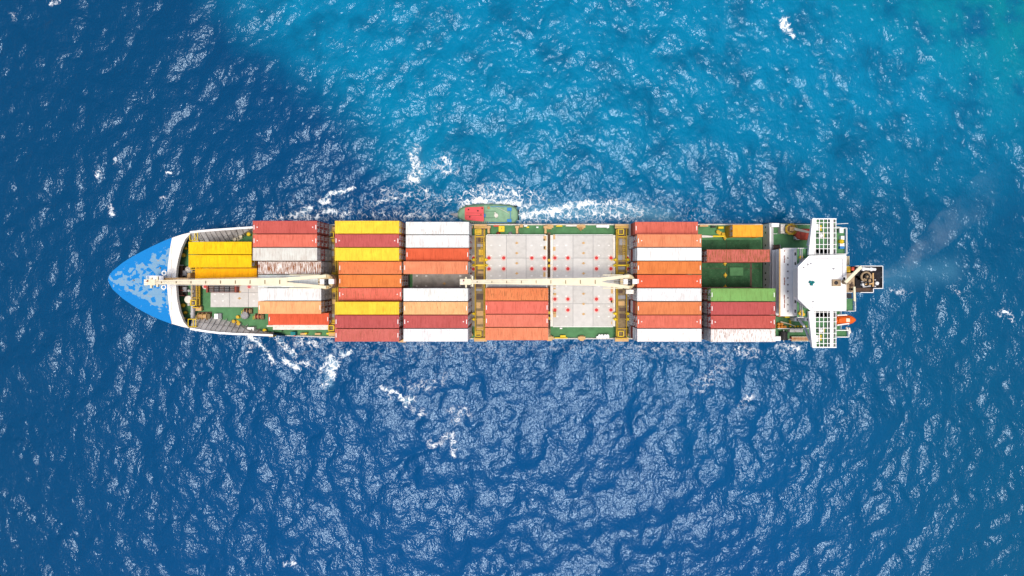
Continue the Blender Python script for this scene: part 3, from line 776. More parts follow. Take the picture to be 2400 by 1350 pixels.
m = MB(); m.pbox(502,511,735.5,747.5,ZF+1.0,0.98); m.build('deck_box', 'white', ship)
m = MB(); m.pbox(511.2,519,734.5,747,ZF+0.6,0.58); m.build('deck_box', 'grey', ship)
m = MB(); m.pbox(579,595,767,776,ZF+1.4,1.38); m.build('deck_box', 'white', ship)
m = MB(); m.pbox(468,473,739,744,ZF+1.2,1.1); m.build('deck_box', 'cream', ship)
m = MB(); c = W(573,739,ZF+1); m.lathe(c, [(0.75,ZF),(0.8,ZF+0.9),(0.7,ZF+1.05),(0.1,ZF+1.1)], 18); fo = m.build('fan_housing', 'grey', ship)
for k in range(6):
    m = MB(); a = k*math.pi/6; d = Vector((math.cos(a), math.sin(a), 0))*0.74; cc = Vector((c.x, c.y, ZF+1.13)); m.bar(cc-d, cc+d, 0.05, 0.04); m.build('grille_bar', 'lgrey', fo)
m = MB(); m.lathe(W(557,743,ZF+0.6), [(0.4,ZF),(0.2,ZF+0.5),(0.35,ZF+0.7)], 8); m.build('fairlead', 'yellow', ship)
for x0,x1,y0,y1,mt,z in ((625,640,765,772,'tan',6.2),(630,640,786,790,'yellow',7.0),(625,780,762.5,766,'offwhite',Z0-0.02),(681,692,778,786,'teal',6.4),(704,718,780.5,785,'tan',6.0),(738,751,780.5,785,'tan',6.0),(714,719,780,783,'byellow',6.3),(688,692,784,788,'salmon',6.2),(765,778,780,784,'byellow',6.0)):
    m = MB(); m.pbox(x0,x1,y0,y1,z,z-ZM-0.002); m.build('deck_fitting', mt, ship)
m = MB(); m.box(-51, -39.2, YC-11.3, YC-7.6, ZM, ZM+0.05); m.build('side_deck_plate', 'deck', ship)
for x in (-50.6, -45, -39.5):
    m = MB(); m.box(x-0.2, x+0.2, YC-8.9, YC-7.0, ZM, Z0-0.004); m.box(x-0.2, x+0.2, YC-8.95, YC-6.5, Z0-0.3, Z0-0.005); m.build('container_pedestal', 'tan', ship)
m = MB(); m.box(-51.1, -38.9, YC-10.0, YC-8.85, Z0-0.6, Z0-0.006); m.build('pedestal_beam', 'offwhite', ship)
m = MB(); 
for x in (-50.6,-45,-39.5): m.box(x-0.2,x+0.2,YC-9.95,YC-9.4,ZM+0.05,Z0-0.61)
m.build('pedestal_leg', 'offwhite', ship)

# ---- poop front, deckhouse, wheelhouse
PFX = 50.2
m = MB(); m.box(PFX, PFX+0.35, YC-12.0, YC+11.75, ZM, ZP+0.9); m.build('poop_front_wall', 'white', ship)
m = MB(); m.box(PFX+0.36, PFX+0.75, YC+4.6, YC+11.75, ZP+0.002, ZP+0.95); m.build('poop_coaming', 'lgrey', ship)
for y in (532,545,575,603,618,640,655,668,690,705):
    m = MB(); yy = WY(y, 7.0); m.box(PFX-0.03, PFX+0.01, yy-0.18, yy+0.18, 6.3, 6.8); m.build('scuttle', 'glass', ship)
DY0, DY1 = WY(741, 18.0), WY(584, 18.0)
lev = [(ZP, 11.0, 50.75, 49.9), (11.0, 13.6, 50.9, 49.75), (13.6, 16.2, 51.0, 49.35), (16.2, 18.6, 51.95, 51.9), (18.6, 20.6, 51.95, 51.2)]
dh = MB(); dh.box(52.2, 58.0, DY0+0.3, DY1-0.3, ZP, 20.3); dh = dh.build('deckhouse', 'white', ship)
for k, (za, zb, xf, xe) in enumerate(lev):
    m = MB(); m.box(xf, 52.3, DY0, DY1, za+0.005, zb-0.19); m.build('front_wall', 'white', dh)
    m = MB(); m.box(xe, 52.3, DY0-0.12, DY1+0.12, zb-0.18, zb); m.build('light_catching_deck_edge', 'white', dh)  # lower front decks widened to catch light that the upright walls miss
    for j in range(7):
        yy = DY0 + (DY1-DY0)*(j+0.5)/7
        m = MB(); m.box(xf-0.03, xf+0.02, yy-0.28, yy+0.28, za+1.0, za+1.75); m.build('window', 'glass', dh)
m = MB(); m.box(49.35, 49.62, DY0-0.1, DY1+0.1, 16.2, 16.23); m.build('rusty_gutter', 'tan', dh)
for y0, y1 in ((586,590),(598,616),(650,668),(690,722)):   # red paint left on the front deck
    for q in range(3):
        ya = WY(y1, 16.2)+(WY(y0, 16.2)-WY(y1, 16.2))*q/3; yb_ = ya+(WY(y0, 16.2)-WY(y1, 16.2))/3.3
        m = MB(); m.box(50.28+0.05*(q % 2), 50.46+0.05*(q % 2), ya, yb_, 16.2, 16.206); m.build('red_stripe', 'redbrown', dh)
for k in range(9):
    yy = DY0+0.7+k*(DY1-DY0-1.2)/9; m = MB(); m.box(50.95, 51.12, yy, yy+0.28, 16.2, 16.3); m.build('deck_lug', 'dark', dh)
# navigation deck
nd = MB(); nd.box(51.0, 58.2, DY0, DY1, 20.61, 20.75); nd = nd.build('navigation_deck', 'deck', ship)
rail([(51.5, DY0+0.1), (51.5, DY1-0.1)], 20.75, 1.1, 1.4, 0.05, 'lgrey', parent=nd, mids=2)
m = MB(); m.box(51.36, 51.46, DY0, DY1, 20.75, 21.2); m.build('spray_board', 'lgrey', nd)
for x, y in ((1878,603),(1876,735),(1882,737),(1879,730)):
    m = MB(); m.lathe(W(x,y,21.3), [(0.3,20.75),(0.2,21.1),(0.35,21.4)], 8); m.build('deck_fitting', 'yellow', nd)
# wheelhouse
ZW = 23.6
WHP = [(1870.5,625.5),(1896,600),(1982,598),(1982,728),(1900,728),(1893,722),(1870.5,700)]
wp = px_pts(WHP, ZW)
m = MB(); m.prism(wp, ZW-0.25, ZW); wr = m.build('wheelhouse_roof', 'roofwhite', ship)
cx = sum(p[0] for p in wp)/len(wp); cy = sum(p[1] for p in wp)/len(wp)
m = MB(); m.prism([(cx+(p[0]-cx)*0.93, cy+(p[1]-cy)*0.93) for p in wp], 20.751, ZW-0.251); m.build('wheelhouse', 'white', ship)
m = MB()
for i in range(len(wp)):
    a = wp[i]; b = wp[(i+1) % len(wp)]; m.bar((a[0], a[1], ZW+0.06), (b[0], b[1], ZW+0.06), 0.16, 0.12)
m.build('roof_edge', 'white', wr)
for a, b in (((1975,607),(1975,650)),((1897,722),(1975,722)),((1910,606),(1975,606))):
    m = MB(); m.bar(W(*a, ZW+0.05), W(*b, ZW+0.05), 0.10, 0.10); m.build('roof_seam', 'lgrey', wr)
for xx in (1905,1940):
    m = MB(); m.bar(W(xx,604,ZW+0.01), W(xx,721,ZW+0.01), 0.05, 0.03); m.build('roof_seam', 'lgrey', wr)
m = MB(); m.bar(W(1876,645,ZW+0.01), W(1974,645,ZW+0.01), 0.05, 0.03); m.build('roof_seam', 'lgrey', wr)
for x, y, r in ((1953,630,0.18),(1905,707,0.14),(1883,627,0.14),(1893,620,0.2),(1900,618,0.16)):
    m = MB(); m.lathe(W(x,y,ZW), [(r,ZW),(r,ZW+0.25),(r*0.4,ZW+0.4)], 8); m.build('roof_fitting', 'lgrey', wr)
# teal light cluster on the roof
c = W(1903, 663, ZW+0.4); m = MB()
for k in range(3):
    a = k*2.1+0.4; m.lathe((c.x+0.28*math.cos(a), c.y+0.28*math.sin(a)), [(0.24,ZW),(0.24,ZW+0.5),(0.12,ZW+0.6)], 9)
m.box(c.x-0.5, c.x+0.1, c.y-0.06, c.y+0.06, ZW+0.05, ZW+0.3); m.build('roof_lamp_cluster', 'teal', wr)
# radar mast foot and exhaust-stained hatch on the aft edge of the roof
m = MB(); m.pbox(1952,1971,655,671,ZW+0.5,0.5); mf = m.build('mast_foot', 'soot', ship)
m = MB(); m.lathe(W(1960,663,ZW+0.6), [(0.34,ZW+0.5),(0.34,ZW+0.62),(0.2,ZW+0.66)], 12); m.build('manhole', 'dark', mf)
rm = MB(); rm.lathe(W(1987,661,ZW+1.5), [(0.5,ZW-2),(0.42,ZW+1.2),(0.3,ZW+2.2)], 12); rm = rm.build('radar_mast', 'soot', ship)
m = MB(); m.bar(W(1981,662,ZW+2.4), W(2018,625,ZW+2.4), 0.55, 0.32); m.build('radar_scanner', 'cream', rm)
m = MB(); m.bar(W(2002,672,ZW+1.2), W(2003,706,ZW+1.2), 0.34, 0.3); m.build('radar_scanner', 'cream', rm)
# bridge wings: white frames of crossing bars over a green deck
def wing(yo, yi, top):
    zd, zg = 20.75, 22.1
    xs = [1911,1920.5,1930,1939.5,1948.5,1959]
    o = MB(); a = W(1903, yo, zd); b = W(1960, yi, zd); o.box(a.x+0.3, b.x, min(a.y,b.y), max(a.y,b.y), zd-0.2, zd); o = o.build('bridge_wing', 'deck', ship)
    s = 1 if top else -1
    # forward white bulwark, slanting
    p = px_pts([(1904,yo),(1914,yo),(1909,yi),(1895,yi)], zg); m = MB(); m.prism(p, zg-0.7, zg); m.build('wing_bulwark', 'white', o)
    ys = [yo, yo+s*9, yo+s*21, yo+s*33, yo+s*45, yo+s*60, yo+s*70, yi-s*2]
    for x in xs:
        m = MB(); m.bar(W(x, yo+s*0.5, zg), W(x, yi, zg), 0.12 if x != 1948.5 else 0.55, 0.12); m.build('awning_bar', 'white', o)
    for y in ys:
        m = MB(); m.bar(W(1904, y, zg+0.01), W(1960.5, y, zg+0.01), 0.20 if y in (yo,) else 0.11, 0.11); m.build('awning_bar', 'white', o)
    m = MB(); 
    for x in (1911,1930,1959):
        for y in (yo+s*0.6, yo+s*45):
            q = W(x, y, zg); m.box(q.x-0.06, q.x+0.06, q.y-0.06, q.y+0.06, zd, zg-0.05)
    m.build('awning_post', 'white', o)
    m = MB(); y = yo+s*20; m.pbox(1910.5,1919.5,y-8,y+7,zg-0.3,1.0); m.build('wing_console', 'white', o)
    m = MB(); y = yo+s*39; q = W(1925,y,zd+1.0); m.lathe(q, [(0.3,zd),(0.3,zd+0.8),(0.42,zd+0.95),(0.2,zd+1.2)], 12); m.build('gyro_repeater', 'white', o)
    m = MB()
    for dx_, dy_ in ((-5,-5.5),(5,-5.5)): pass
    for aa, bb in (((-5,-6),(6,-6)),((6,-6),(6,6)),((6,6),(-5,6)),((-5,6),(-5,-6))):
        m.bar(W(1925+aa[0], y+aa[1], zd+0.5), W(1925+bb[0], y+bb[1], zd+0.5), 0.14, 0.12)
    for aa in ((-5,-6),(6,-6),(6,6),(-5,6)):
        q = W(1925+aa[0], y+aa[1], zd+0.5); m.box(q.x-0.06,q.x+0.06,q.y-0.06,q.y+0.06,zd,zd+0.5)
    m.build('safety_frame', 'byellow', o)
    m = MB(); y = yo+s*22; m.pbox(1921,1926,y-7,y+6,zd+0.35,0.34); m.build('step', 'byellow', o)
    for k in range(6):
        y = yo+s*(6+k*11); m = MB(); m.pbox(1954.5,1957.5,y-2.5,y+2.5,zd+0.5,0.48); m.build('light_box', 'dark', o)
    m = MB(); m.pbox(1942,1947.5,min(yo+s*2,yo+s*7),max(yo+s*2,yo+s*7),zd+0.6,0.58); m.build('side_light', 'teal', o)
    m = MB(); m.pbox(1949.5,1955,min(yo,yi),max(yo,yi),zd+0.9,0.15); m.build('inner_ledge', 'lgrey', o)
    for y in (yo+s*1.5, yi-s*4.5):
        for x in range(6):
            m = MB(); m.pbox(1912+x*8,1917+x*8,y-1.4,y+1.4,zd+0.7,0.3); m.build('window', 'glass', o)
wing(513.0, 597.5, True); wing(814.0, 729.5, False)
# slanted supports of the wings
for pts in (((1893,590),(1886,583)), ((1901,540),(1893,575)), ((1899,800),(1885,765)), ((1885,765),(1870,745))):
    m = MB(); m.bar(W(*pts[0], 19.5), W(*pts[1], 15.0), 0.35, 0.35); m.build('wing_support', 'white', ship)
m = MB(); m.bar(W(1897,583,20.0), W(1835,583,16.0), 0.3, 0.3); m.bar(W(1905,741,20.0), W(1868,741,18.0), 0.5, 0.3); m.build('wing_support', 'white', ship)
# aft side platforms beside the wings
def aft_platform(x0, x1, ya, yb, z, name='boat_deck'):
    o = MB(); a = W(x0, ya, z); b = W(x1, yb, z); o.box(a.x, b.x, min(a.y,b.y), max(a.y,b.y), z-0.2, z); o = o.build(name, 'deck', ship)
    xx0, xx1 = sorted((a.x+0.1, b.x-0.1)); yy0, yy1 = sorted((a.y, b.y)); yy0 += 0.1; yy1 -= 0.1
    m = MB()
    for p, q in (((xx0,yy0),(xx1,yy0)),((xx1,yy0),(xx1,yy1)),((xx1,yy1),(xx0,yy1))): m.bar((*p, z+1.0), (*q, z+1.0), 0.16, 0.12); m.bar((*p, z+0.5), (*q, z+0.5), 0.08, 0.08)
    for p in ((xx0,yy0),(xx1,yy0),(xx1,yy1),(xx0,yy1)): m.box(p[0]-0.07,p[0]+0.07,p[1]-0.07,p[1]+0.07,z,z+0.95)
    m.build('platform_rail', 'white', o)
    m = MB(); m.box((xx0+xx1)/2-0.4, (xx0+xx1)/2+0.4, (yy0+yy1)/2-0.4, (yy0+yy1)/2+0.4, ZP-1, z-0.21); m.build('platform_column', 'white', o)
    return o
aft_platform(1955,1980,534,597,13.5); aft_platform(1955,1985,772,790,13.5)
m = MB(); m.pbox(1968,1977,535,546,15.2,0.4); m.pbox(1970.5,1975,538,543,15.3,0.3); m.build('davit_head', 'white', ship)
m = MB(); m.pbox(1971,1979,553,562,14.4,0.85); m.build('deck_box', 'white', ship)
m = MB(); m.lathe(W(1974,566,14.6), [(0.42,13.52),(0.45,14.4),(0.2,14.7)], 12); m.build('drum_cover', 'byellow', ship)
m = MB(); m.pbox(1969,1979,570,577,14.4,0.85); m.build('deck_box', 'white', ship)
m = MB(); m.pbox(1969,1979,577.3,583,14.3,0.75); m.build('deck_box', 'blue', ship)
m = MB(); m.tube(W(1960,525,15), W(1988,523.5,15), 0.06, 6); m.build('flag_boom', 'white', ship)
m = MB(); m.pbox(1982,1999,700,728,16.5,0.25); ap = m.build('aft_balcony', 'deck', ship)
rail([tuple(W(1982,728.5,16.5)[:2]), tuple(W(1999,728.5,16.5)[:2]), tuple(W(1999,700,16.5)[:2])], 16.5, 1.0, 1.0, 0.07, 'white', parent=ap)
m = MB(); m.pbox(1982,1996,688,699,17.2,0.6); m.build('air_intake', 'dark', ship)
m = MB(); m.pbox(1979,1991,601,622,17.0,0.2); ab = m.build('aft_balcony', 'olive', ship)
for x in (1984, 1987, 1990):
    m = MB(); m.tube(W(x,600,17.6), W(x,622,17.6), 0.07, 6); m.build('hand_rail', 'cream', ab)
m = MB(); m.box(58.01, 63.5, YC-2.2, YC+2.6, ZP, 16.0); m.build('engine_casing', 'white', ship)
# funnel
fz = 24.2
fo = MB(); fo.pbox(2005, 2068, 624, 675, fz-0.6, 15.0); fo = fo.build('funnel', 'funnel', ship)
m = MB(); m.pbox(1971, 2017, 640, 685, fz-0.9, 14); m.build('uptake_casing', 'soot', fo)
m = MB(); m.pbox(2003, 2046, 655, 685, fz-0.85, 12); m.build('uptake_casing', 'brown', fo)
m = MB()
for a, b in (((2005,623.5),(2069,623.5)),((2069,623.5),(2069,676)),((2069,676),(2047,676)),((2047,685.5),(2017,685.5)),((2047,676),(2047,685.5))):
    m.bar(W(*a, fz), W(*b, fz), 0.12, 0.10); m.bar(W(*a, fz-0.4), W(*b, fz-0.4), 0.07, 0.07)
    for t in (0, 0.5, 1):
        q = W(*a, fz).lerp(W(*b, fz), t); m.box(q.x-0.04,q.x+0.04,q.y-0.04,q.y+0.04,fz-0.6,fz)
m.build('funnel_rail', 'white', fo)
for (x, y), (x2, y2), r, mt in (((2022,630),(2052,631.5),0.26,'white'),((2033,646),(2034,660),0.3,'soot'),((2040,644),(2040,664),0.18,'soot'),((2046,640),(2046,672),0.15,'tan'),((2024,652),(2036,662),0.22,'soot'),((2020,668),(2045,664),0.16,'tan'),((2018,660),(2046,663),0.13,'grey'),((2022,672),(2040,670),0.15,'lgrey')):
    m = MB(); m.tube(W(x,y,fz-0.1), W(x2,y2,fz-0.1), r, 10); m.build('exhaust_pipe', mt, fo)
m = MB(); m.torus(W(2030,649,fz-0.1), (0,0,1), 0.85, 0.18, 18, 6); m.build('exhaust_ring', 'soot', fo)
for x, y, r in ((2023,630.5,0.36),(2041,631,0.36),(2055,664,0.34),(2023,667,0.3),(2050,656,0.12),(2050,671,0.13)):
    m = MB(); m.lathe(W(x,y,fz), [(r*0.8,fz-0.6),(r,fz+0.15),(r*0.7,fz+0.3),(0.05,fz+0.34)], 14); m.build('silencer_cap', 'white', fo)
for x, y in ((2030,648),(2037,658),(2028,665)):
    m = MB(); m.lathe(W(x,y,fz), [(0.45,fz-0.6),(0.45,fz+0.5),(0.36,fz+0.5),(0.34,fz-0.1)], 14); m.build('exhaust_stack', 'dark', fo)
m = MB(); m.pbox(1979,1993,624,638,fz-1.2,1.6); m.build('mast_box', 'yellow', fo)
m = MB(); m.pbox(1996,2006,626,634,fz-1.0,1.4); m.build('mast_box', 'salmon', fo)
m = MB()
for k in range(9):
    x = 1976+rng.random()*38; y = 644+rng.random()*36; m.box(*(lambda c: (c.x-0.3,c.x+0.3,c.y-0.2,c.y+0.2))(W(x,y,fz-0.8)), fz-0.9, fz-0.6)
m.build('uptake_fitting', 'brown', fo)
# poop deck furniture
m = MB(); m.pbox(1808,1826,523,532,9.5,1.49); m.build('deck_box', 'white', ship)
m = MB(); m.pbox(1830,1840,526,547,9.6,1.59); m.build('deck_box', 'offwhite', ship)
for xa, xb in ((1808,1822),(1840,1847)):
    m = MB(); m.pbox(xa,xb,547.4,548.3,8.6,0.6); m.build('pipe_rail', 'white', ship)
m = MB(); m.pbox(1864,1867,548,562,8.9,0.88); m.pbox(1864,1875,560.5,562,8.9,0.88); m.build('pipe_rail', 'white', ship)
m = MB(); c = W(1821,580,8.8); m.tube((c.x-1.0,c.y,8.7), (c.x+0.5,c.y,8.7), 0.55, 14); wo = m.build('rope_reel', 'brown', ship)
for s in (-1.0, 0.5):
    m = MB(); m.tube((c.x+s-0.05,c.y,8.7), (c.x+s+0.05,c.y,8.7), 0.68, 14); m.build('reel_flange', 'grey', wo)
m = MB(); m.pbox(1823,1897,769.5,771,9.0,0.98); m.build('coaming', 'white', ship)
m = MB(); m.pbox(1851,1882,771.2,778.5,9.4,1.38); m.build('deck_box', 'offwhite', ship)
for k, (x, y) in enumerate(((1853,752),(1853,757.5),(1853,765),(1864,765),(1871,765),(1878,765),(1884,765),(1858,748),(1890,765))):
    m = MB(); m.lathe(W(x,y,8.5), [(0.2,ZP),(0.2,8.4),(0.08,8.55)], 9); m.build('vent_cap', 'byellow', ship)
m = MB(); m.pbox(1840,1851,738,745,10.2,2.18); m.build('deck_box', 'byellow', ship)
m = MB(); m.pbox(1823,1832,736,742,10.0,1.98); m.build('deck_box', 'redpaint', ship)
for x0,x1 in ((1862,1874),(1886,1893)):
    m = MB(); m.pbox(x0,x1,745,753,10.5,2.4); so = m.build('stair_house', 'white', ship)
    m = MB(); m.pbox(x0+5,x0+9.5,746,752,10.52,0.01); m.build('opening', 'dark', so)
m = MB(); m.tube(W(1829,754,8.6), W(1846,758,8.6), 0.14, 6); m.tube(W(1846,758,8.6), W(1865,765,8.4), 0.10, 6); m.build('hose', 'cream', ship)
m = MB(); c = W(1838,787,9.2); m.tube((c.x, c.y-0.75, 8.9), (c.x, c.y+0.75, 8.9), 0.75, 18); bo = m.build('hawser_reel', 'dark', ship)
for s in (-0.75, 0.75):
    m = MB(); m.tube((c.x, c.y+s-0.05, 8.9), (c.x, c.y+s+0.05, 8.9), 0.9, 18); m.build('reel_flange', 'dark', bo)
m = MB(); m.tube((c.x, c.y-1.2, 8.9), (c.x, c.y+1.2, 8.9), 0.12, 8); m.build('reel_axle', 'lgrey', bo)
m = MB(); m.pbox(1814,1830,788.5,799,9.6,1.6); m.build('deck_box', 'white', ship)
m = MB(); m.pbox(1640,1660,527,531,6.2,1.19); m.build('deck_fitting', 'tan', ship)
m = MB(); m.pbox(1668,1678,529.5,533,6.0,0.99); m.build('deck_fitting', 'dark', ship)
m = MB(); m.pbox(1684,1696,531,536,6.4,1.39); m.build('deck_fitting', 'byellow', ship)
m = MB(); m.pbox(1671,1698,552,555.5,6.3,1.29); m.build('deck_fitting', 'byellow', ship)
m = MB(); m.add([W(1645,551,6.2), W(1672,553,6.2), W(1672,556,6.2), W(1645,557,6.2), W(1645,551,5.0), W(1672,553,5.0), W(1672,556,5.0), W(1645,557,5.0)], [(0,1,2,3),(7,6,5,4),(0,4,5,1),(1,5,6,2),(2,6,7,3),(3,7,4,0)]); m.build('deck_chute', 'offwhite', ship)
rail([(50.9, YC+11.6), (60, YC+11.4), (64.7, YC+10.9)], ZP, 1.0, 2.0, 0.04, 'white')
rail([(50.9, YC-11.9), (60, YC-11.7), (64.7, YC-11.1), (64.7, YC+10.9)], ZP, 1.0, 2.0, 0.04, 'white')
# accommodation ladder lying along the rail
al = empty('accommodation_ladder', W(1878,794,9.0), 'pale accommodation ladder with rungs stowed along the ship\'s lower rail', 'ladder')
for y in (789.5, 799):
    m = MB(); m.bar(W(1855,y,9.1), W(1903,y,9.1), 0.12, 0.25); m.build('stringer', 'cream', al)
for k in range(15):
    x = 1857+k*3.2; m = MB(); m.bar(W(x,789.5,9.1), W(x,799,9.1), 0.14, 0.06); m.build('tread', 'tan', al)
m = MB(); m.pbox(1855,1903,789.8,798.8,8.95,0.94); m.build('stowage_box', 'salmon', al)

# ------------------------------------------------------------------ containers
CL, CW, CH = 12.19, 2.40, 2.59
def corrugated(u0, u1, n, d):
    """profile points (u, depth) of a trapezoidal corrugation"""
    p = []; s = (u1-u0)/n
    for i in range(n):
        a = u0+i*s; p += [(a, 0), (a+s*0.28, 0), (a+s*0.5, -d), (a+s*0.78, -d)]
    p.append((u1, 0)); return p
def container_meshes(L_):
    hx, hy = L_/2, CW/2
    nr = int(L_/0.30)
    body = MB()
    # side walls, corrugated
    pr = corrugated(-hx+0.16, hx-0.16, nr, 0.036)
    for s in (-1, 1):
        v = []; f = []
        for u, d in pr: v += [(u, s*(hy-0.02+d), 0.15), (u, s*(hy-0.02+d), CH-0.12)]
        for i in range(len(pr)-1): f.append((2*i, 2*i+2, 2*i+3, 2*i+1))
        body.add(v, f)
    # front wall at -x, corrugated
    pr2 = corrugated(-hy+0.14, hy-0.14, 8, 0.045)
    v = []; f = []
    for u, d in pr2: v += [(-(hx-0.03+d), u, 0.15), (-(hx-0.03+d), u, CH-0.12)]
    for i in range(len(pr2)-1): f.append((2*i, 2*i+2, 2*i+3, 2*i+1))
    body.add(v, f)
    # floor, rails, posts, corner castings
    body.box(-hx+0.1, hx-0.1, -hy+0.03, hy-0.03, 0.1, 0.16)
    for s in (-1, 1):
        body.box(-hx+0.17, hx-0.17, s*hy-s*0.09, s*hy, 0.02, 0.16); body.box(-hx+0.17, hx-0.17, s*hy-s*0.07, s*hy, CH-0.12, CH-0.012)
        for t in (-1, 1):
            body.box(t*hx-t*0.13, t*(hx-0.005), s*hy-s*0.13, s*(hy-0.005), 0.12, CH-0.12)
            for zz in (0, CH-0.12): body.box(t*hx-t*0.178, t*hx, s*hy-s*0.162, s*hy, zz, zz+0.12)
        body.box(s*hx-s*0.1, s*(hx-0.008), -hy+0.16, hy-0.16, CH-0.13, CH-0.012); body.box(s*hx-s*0.1, s*(hx-0.008), -hy+0.16, hy-0.16, 0.02, 0.15)
    roof = MB(); pr3 = corrugated(-hx+0.14, hx-0.14, int(L_/0.27), 0.045)
    v = []; f = []
    for u, d in pr3: v += [(u, -hy+0.075, CH-0.025+d), (u, hy-0.075, CH-0.025+d)]
    for i in range(len(pr3)-1): f.append((2*i, 2*i+2, 2*i+3, 2*i+1))
    roof.add(v, f); roof.box(-hx+0.1, hx-0.1, -hy+0.08, hy-0.08, CH-0.09, CH-0.06)
    doors = []
    for s in (-1, 1):
        d = MB(); y0, y1 = sorted((s*0.01, s*(hy-0.14)))
        d.box(hx-0.07, hx-0.02, y0, y1, 0.16, CH-0.14)
        for k in range(5):
            z = 0.3+k*0.46; d.box(hx-0.02, hx-0.008, y0+0.05, y1-0.05, z, z+0.30)
        b = MB()
        for q in (0.28, 0.72):
            y = y0+(y1-y0)*q; b.tube((hx+0.02, y, 0.1), (hx+0.02, y, CH-0.06), 0.028, 6)
            for z in (0.2, 1.0, 1.7, CH-0.25): b.box(hx-0.005, hx+0.05, y-0.07, y+0.07, z, z+0.09)
            b.box(hx+0.0, hx+0.06, y, y+0.36, 1.15, 1.21)
        doors.append((d.mesh('door'), b.mesh('locking_bar')))
    mk = []; mk2 = []
    for t in (-1, 1):
        mk.append(MB().box(t*(hx-0.30), t*(hx-0.17), -0.42, 0.42, CH-0.012, CH-0.008).mesh('roof_marking'))
        mk2.append(MB().prism([(t*(hx-0.75), -0.14), (t*(hx-0.75), 0.14), (t*(hx-1.0), 0)], CH-0.012, CH-0.008).mesh('roof_arrow'))
    lab = [MB().box(hx-0.006, hx-0.003, 0.25, 0.95, 1.75, 2.15).mesh('door_label'), MB().box(hx-0.006, hx-0.003, -0.95, -0.35, 1.3, 2.1).mesh('door_label')]
    return dict(body=body.mesh('body'), roof=roof.mesh('roof'), doors=doors, mark=mk, tri=mk2, lab=lab)
C40 = container_meshes(CL); C20 = container_meshes(6.06)
for d in (C40, C20):
    for k in ('body', 'roof'): d[k].materials.append(M['container'])
    for a, b in d['doors']: a.materials.append(M['container']); b.materials.append(M['lgrey'])
    for me_ in d['mark']+d['tri']+d['lab']: me_.materials.append(M['white'])
PAL = {
 'red': ('brick red', (0.42, 0.080, 0.064)), 'crimson': ('crimson', (0.40, 0.077, 0.070)), 'coral': ('coral red', (0.55, 0.122, 0.084)),
 'orange': ('orange', (0.58, 0.172, 0.066)), 'torange': ('tangerine orange', (0.60, 0.175, 0.045)), 'scarlet': ('scarlet', (0.60, 0.10, 0.042)),
 'peach': ('peach', (0.68, 0.34, 0.15)), 'apricot': ('apricot', (0.62, 0.205, 0.10)), 'yellow': ('lemon yellow', (0.78, 0.47, 0.035)), 'gold': ('golden yellow', (0.76, 0.42, 0.005)),
 'amber': ('amber', (0.80, 0.375, 0.003)), 'white': ('white', (0.63, 0.625, 0.615)), 'grey': ('grey', (0.40, 0.40, 0.44)), 'beige': ('pale beige', (0.56, 0.51, 0.48)),
 'green': ('lime green', (0.16, 0.31, 0.085)), 'brown': ('dark brown', (0.17, 0.055, 0.035)), 'maroon': ('maroon', (0.22, 0.03, 0.03)), 'rusty': ('rust-streaked white', (0.72, 0.69, 0.65)),
 'salmon': ('salmon red', (0.55, 0.145, 0.095)),
 'marigold': ('marigold orange', (0.74, 0.31, 0.03)),
 'pink': ('faded pink', (0.49, 0.12, 0.095)),
}
ORD = ['first','second','third','fourth','fifth','sixth','seventh','eighth','ninth']
def container(x, y, z, col, label, rust=0.15, top=True, meshes=C40, flip=False, marks=0):
    e = empty('shipping_container', (x, y, z), label, 'container', 'containers stacked on the ship')
    if flip: e.rotation_euler = (0, 0, math.pi)
    base = PAL[col][1]; j = rng.uniform(0.93, 1.06)
    c4 = (base[0]*j, base[1]*j*rng.uniform(0.96, 1.05), base[2]*j, rust)
    def part(nm, me, par, c=None):
        o = bpy.data.objects.new(nm, me); sc.collection.objects.link(o); o.parent = par; o.color = c or c4; return o
    part('body', meshes['body'], e)
    part('roof', meshes['roof'], e)
    for dm, bm_ in meshes['doors']:
        d = part('door', dm, e); part('locking_bar', bm_, d)
    for me_ in meshes['lab']: part('door_label', me_, e)
    for bit, nm, ms in ((1, 'roof_marking', meshes['mark']), (2, 'roof_arrow', meshes['tri'])):
        if top and marks & bit:
            for me_ in ms: part(nm, me_, e)
    return e
LOWER = ['red','brown','grey','maroon','white','crimson','grey','orange','maroon','beige']
def stack(bay, x, row, y, zb, cols, rust=0.15, marks=0, flip=None, nrow=None):
    """cols from the top down"""
    n = len(cols); row_w = ORD[row]
    bayw = {'A':'first bay from bow','B':'second bay from bow','C':'third bay from bow','D':'fourth bay from bow','E':'fifth bay from bow','G':'sixth bay from bow','H':'bay beside the bridge'}[bay]
    for i, c in enumerate(cols):
        z = zb + (n-1-i)*TP
        pos = 'topmost in' if i == 0 else f'{ORD[i]} from top in'
        lab = f"{PAL[c][0]} container, {pos} {row_w} row from tug side, {bayw}"
        container(x, y, z, c, lab, rust if i == 0 else 0.25, i == 0, C40, flip=(rng.random() < 0.5) if flip is None else flip, marks=marks)
PITCH = 2.562
def rowy(i): return YC + 0.05 + (4-i)*PITCH
def low(n, *given):
    g = list(given)
    while len(g) < n: g.append(rng.choice(LOWER))
    return g[:n]
xA, xB, xC, xD, xE, xG, xH = -58.47, -45.0, -29.44, -16.42, -1.06, 27.9, 41.65
